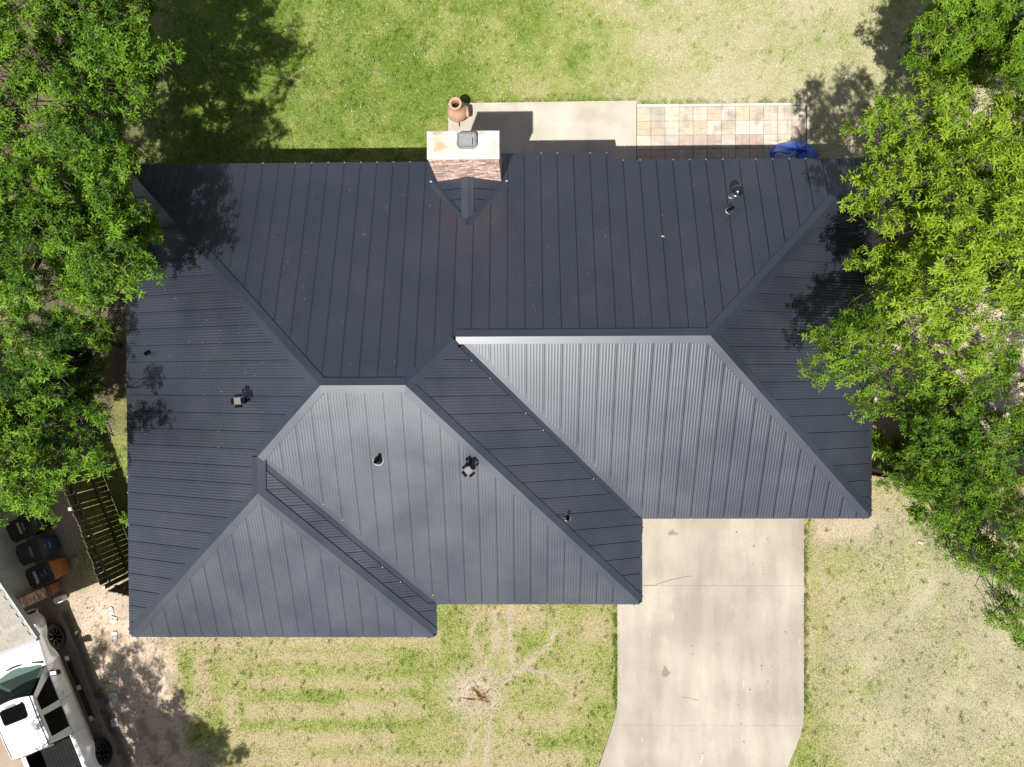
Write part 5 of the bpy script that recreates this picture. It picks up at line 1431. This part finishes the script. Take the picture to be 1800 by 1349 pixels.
# tall bright tree in the middle of the right side
R1 = clumps_px([(1548, 178, 15), (1560, 172, 9), (1582, 195, 9), (1600, 190, 12), (1500, 225, 10), (1534, 205, 17), (1546, 222, 17), (1538, 245, 18), (1560, 250, 15), (1580, 225, 15), (1600, 232, 19), (1622, 212, 21), (1630, 180, 16), (1625, 160, 13), (1652, 165, 15), (1680, 155, 18), (1705, 165, 20), (1660, 190, 20), (1690, 195, 20), (1640, 235, 19), (1670, 225, 18), (1552, 268, 17), (1580, 262, 18), (1604, 264, 17), (1532, 292, 14), (1516, 302, 9), (1550, 296, 16), (1576, 294, 18), (1600, 290, 16), (1520, 342, 12), (1504, 346, 9), (1536, 348, 15), (1556, 346, 15), (1582, 318, 18), (1610, 322, 18),
                (1640, 270, 20), (1665, 262, 17), (1690, 240, 18), (1718, 225, 22), (1735, 195, 22), (1765, 180, 22), (1790, 170, 20), (1755, 215, 22), (1785, 215, 22), (1722, 260, 18), (1752, 255, 24), (1785, 250, 22), (1640, 305, 18), (1668, 310, 20), (1700, 290, 22), (1730, 290, 20), (1762, 290, 22), (1792, 290, 22),
                (1560, 385, 15), (1548, 400, 12), (1580, 395, 14), (1640, 345, 20), (1670, 345, 20), (1605, 352, 14), (1700, 330, 22), (1735, 325, 20), (1770, 330, 22), (1795, 330, 20), (1640, 385, 20), (1670, 385, 22), (1700, 370, 22), (1735, 365, 22), (1770, 370, 22), (1796, 372, 20), (1655, 420, 22), (1690, 410, 22), (1725, 405, 22), (1760, 408, 22), (1792, 415, 20),
                (1530, 455, 13), (1518, 462, 8), (1545, 470, 10), (1562, 478, 14), (1585, 462, 16), (1605, 450, 16), (1625, 455, 18), (1575, 505, 15), (1590, 490, 15), (1610, 485, 17), (1640, 490, 20), (1660, 460, 20), (1690, 450, 20), (1720, 445, 22), (1755, 450, 22), (1788, 455, 20), (1575, 530, 12), (1605, 520, 18), (1632, 525, 18), (1660, 500, 20), (1690, 490, 22), (1725, 485, 20), (1760, 490, 20), (1790, 495, 18),
                (1625, 555, 16), (1650, 545, 20), (1680, 530, 22), (1712, 525, 20), (1745, 525, 18), (1610, 565, 12), (1650, 580, 18), (1680, 570, 20), (1710, 560, 20), (1740, 560, 18), (1640, 615, 16), (1668, 610, 18), (1700, 600, 20), (1730, 595, 18), (1660, 640, 15), (1690, 635, 18), (1720, 630, 16), (1650, 655, 12), (1715, 655, 14), (1745, 625, 14)], 6.3, .6, .62, 1.12)
R1 = [(u, v, z + 1.3 * max(0, 1 - math.hypot((u - 1710) / 190, (v - 430) / 270)) - 0.9 * max(0, 1 - (u - 1495) / 60), r, t + .25 * max(0, 1 - math.hypot((u - 1720) / 220, (v - 430) / 300))) for (u, v, z, r, t) in R1]
# low branch reaching over the roof
R1 += clumps_px([(1430, 593, 8), (1440, 600, 9), (1428, 650, 9), (1440, 656, 10), (1450, 630, 11), (1462, 624, 11), (1475, 615, 9), (1488, 572, 10), (1500, 590, 12), (1512, 580, 9), (1480, 575, 7), (1505, 560, 8), (1470, 645, 12), (1490, 635, 14), (1512, 625, 14), (1530, 610, 13), (1484, 665, 11), (1505, 660, 14), (1528, 645, 15), (1550, 630, 15), (1550, 595, 14), (1560, 570, 12), (1575, 600, 14), (1515, 690, 10), (1505, 700, 9), (1535, 685, 13), (1560, 675, 14), (1525, 715, 10), (1520, 730, 8), (1550, 705, 12), (1575, 650, 14), (1590, 625, 14), (1600, 660, 13), (1590, 690, 12), (1620, 640, 14), (1535, 578, 8), (1530, 550, 7)], 5.3, .25, .30, .80)
# lower right, drooping and dark
R3 = clumps_px([(1690, 700, 18), (1660, 690, 14), (1720, 690, 16), (1750, 680, 18), (1780, 670, 18), (1765, 640, 16), (1790, 610, 16), (1785, 560, 16), (1790, 530, 15), (1625, 742, 12), (1650, 735, 15), (1680, 738, 18), (1710, 730, 18), (1745, 720, 18), (1780, 710, 18), (1605, 765, 10), (1630, 770, 14), (1660, 772, 15), (1695, 770, 18), (1730, 760, 18), (1765, 755, 18), (1795, 750, 16),
                (1592, 810, 10), (1605, 802, 13), (1628, 812, 14), (1655, 808, 14), (1685, 802, 16), (1715, 800, 16), (1750, 795, 18), (1785, 795, 18), (1582, 828, 8), (1600, 832, 12), (1625, 838, 10), (1660, 838, 13), (1700, 832, 15), (1735, 830, 16), (1770, 832, 18), (1595, 858, 8), (1610, 868, 10), (1622, 880, 9), (1650, 865, 12), (1668, 868, 13), (1690, 865, 14), (1720, 862, 16), (1755, 865, 16), (1788, 866, 16),
                (1645, 900, 11), (1660, 905, 14), (1682, 898, 14), (1640, 925, 9), (1670, 925, 13), (1700, 915, 13), (1730, 895, 14), (1765, 898, 14), (1792, 902, 14), (1700, 945, 10), (1760, 935, 11), (1790, 940, 12), (1690, 970, 11), (1705, 960, 12), (1730, 965, 14), (1680, 985, 9), (1720, 985, 16), (1745, 992, 16), (1765, 970, 14), (1790, 985, 14), (1738, 1003, 10), (1775, 1010, 15),
                (1768, 1028, 11), (1790, 1035, 13), (1775, 1050, 10), (1755, 1078, 8), (1745, 1085, 7), (1775, 1078, 9), (1790, 1070, 11), (1792, 1100, 11), (1798, 1112, 9), (1775, 1092, 6)], 3.3, .6, .28)
tree((21.4, 2.9), 5.0, R2, "green tree at the far upper right edge of the yard", RD, (0.19, 0.32, 0.02), fill=50, trunk_r=.13, fz=(.5, .85), beyond=((1800, 1960, -60, 130, 3.4, 5, 18), (1660, 1800, -90, -8, 3.4, 4.6, 14)))
tree((20.9, -1.6), 8.5, R1, "tall bright yellow green tree with one branch over the right end of the roof", RD, RL, fill=120, trunk_r=.24, shade_clumps=SH3, ff=(.05, .62), fz=(.45, .85), beyond=((1800, 1990, 150, 640, 5, 7.6, 46),))
tree((21.0, -7.0), 5.0, R3, "low drooping dark green tree over the right picket fence", (0.06, 0.14, 0.008), (0.19, 0.32, 0.02), fill=60, trunk_r=.14, fz=(.4, .8), beyond=((1800, 1930, 650, 1100, 2.4, 4.2, 30),))
# tree standing below the photograph's edge: only its shadow reaches the lower left lawn
SH = []
for (u, v, r) in ((215, 1165, .28), (232, 1150, .2), (205, 1200, .35), (225, 1215, .4), (260, 1200, .22), (278, 1178, .2), (240, 1245, .45), (215, 1260, .35), (270, 1270, .42), (315, 1245, .36), (325, 1275, .36), (300, 1305, .45), (255, 1310, .42), (350, 1280, .2), (225, 1320, .35), (330, 1330, .45), (290, 1345, .5), (385, 1305, .3), (372, 1322, .34), (400, 1330, .3), (430, 1345, .25), (345, 1350, .4), (240, 1352, .4), (200, 1345, .3), (185, 1240, .25), (166, 1165, .15), (175, 1140, .18)):
    G_ = pxg(u, v); h_ = random.uniform(5.6, 7.4)
    SH.append((G_[0] - .172 * h_, G_[1] - .455 * h_, h_, r * 1.35, .4))
tree((-1.3, -18.6), 7.5, [], "leafy tree standing beyond the front edge of the lawn", LD, LL, fill=22, fill_r=(.5, .8), fz=(.6, .9), trunk_r=.2, shade_clumps=SH)
# weed tuft by the left wall
wd_ = px(222, 902, .2)
V, T, C = leaves_for([(wd_[0] + .02, wd_[1] - .12, .10, .24, .9)], .10, 1.2)
col = np.array(RD) + (np.array(RL) - np.array(RD)) * np.clip(C, 0, 1.2)[:, None]
o = inst("weed", tri_mesh("weed", V - np.array([wd_[0], wd_[1], 0]), T, M['leaf'], {"Col": col}), None, (wd_[0], wd_[1], 0)); tag(o, "bright green weed tuft growing against the left house wall", "weed")
# dead leaves blown over the bare ground
lx = np.concatenate([R.uniform(-3.4, 1.2, 1500), R.uniform(18.3, 23, 900), R.uniform(-3.5, 6, 260), R.uniform(12.8, 18, 26)])
ly = np.concatenate([R.uniform(-16.8, -9.5, 1500), R.uniform(-9, 2.5, 900), R.uniform(.3, 6, 260), R.uniform(-16.5, -9.2, 26)])
kp = ~in_poly(lx, ly, HOUSE); kp &= ~((lx > 0) & (lx < 18.7) & (ly < 0) & (ly > -8.9)); lx, ly = lx[kp], ly[kp]; nl_ = len(lx)
lz = gz(lx, ly) + .03 + np.where(in_poly(lx, ly, DRIVE), .025, 0) + np.where(in_poly(lx, ly, NDRIVE), .03, 0)
la, lw = R.uniform(0, 6.283, nl_), R.uniform(.009, .022, nl_)
q_ = [np.stack([lx + np.cos(la + k * 1.5708) * lw * (1.7 if k % 2 == 0 else .7), ly + np.sin(la + k * 1.5708) * lw * (1.7 if k % 2 == 0 else .7), lz + R.uniform(-.008, .012, nl_)], 1) for k in range(4)]
Vl = np.stack(q_, 1).reshape(-1, 3); ba_ = 4 * np.arange(nl_)
Tl = np.concatenate([np.stack([ba_, ba_ + 1, ba_ + 2], 1), np.stack([ba_, ba_ + 2, ba_ + 3], 1)])
lc = np.array([.19, .13, .075]) * R.uniform(.4, 2.0, nl_)[:, None]
o = inst("dead_leaves", tri_mesh("dead_leaves", Vl, Tl, M['grass'], {"Col": np.repeat(lc, 4, 0)})); tag(o, "small brown dead leaves strewn over the bare strips beside the house", "leaves", kind="stuff")
print("panels", n_panels, "leaves", LEAFN[0], "objects", len(bpy.data.objects))
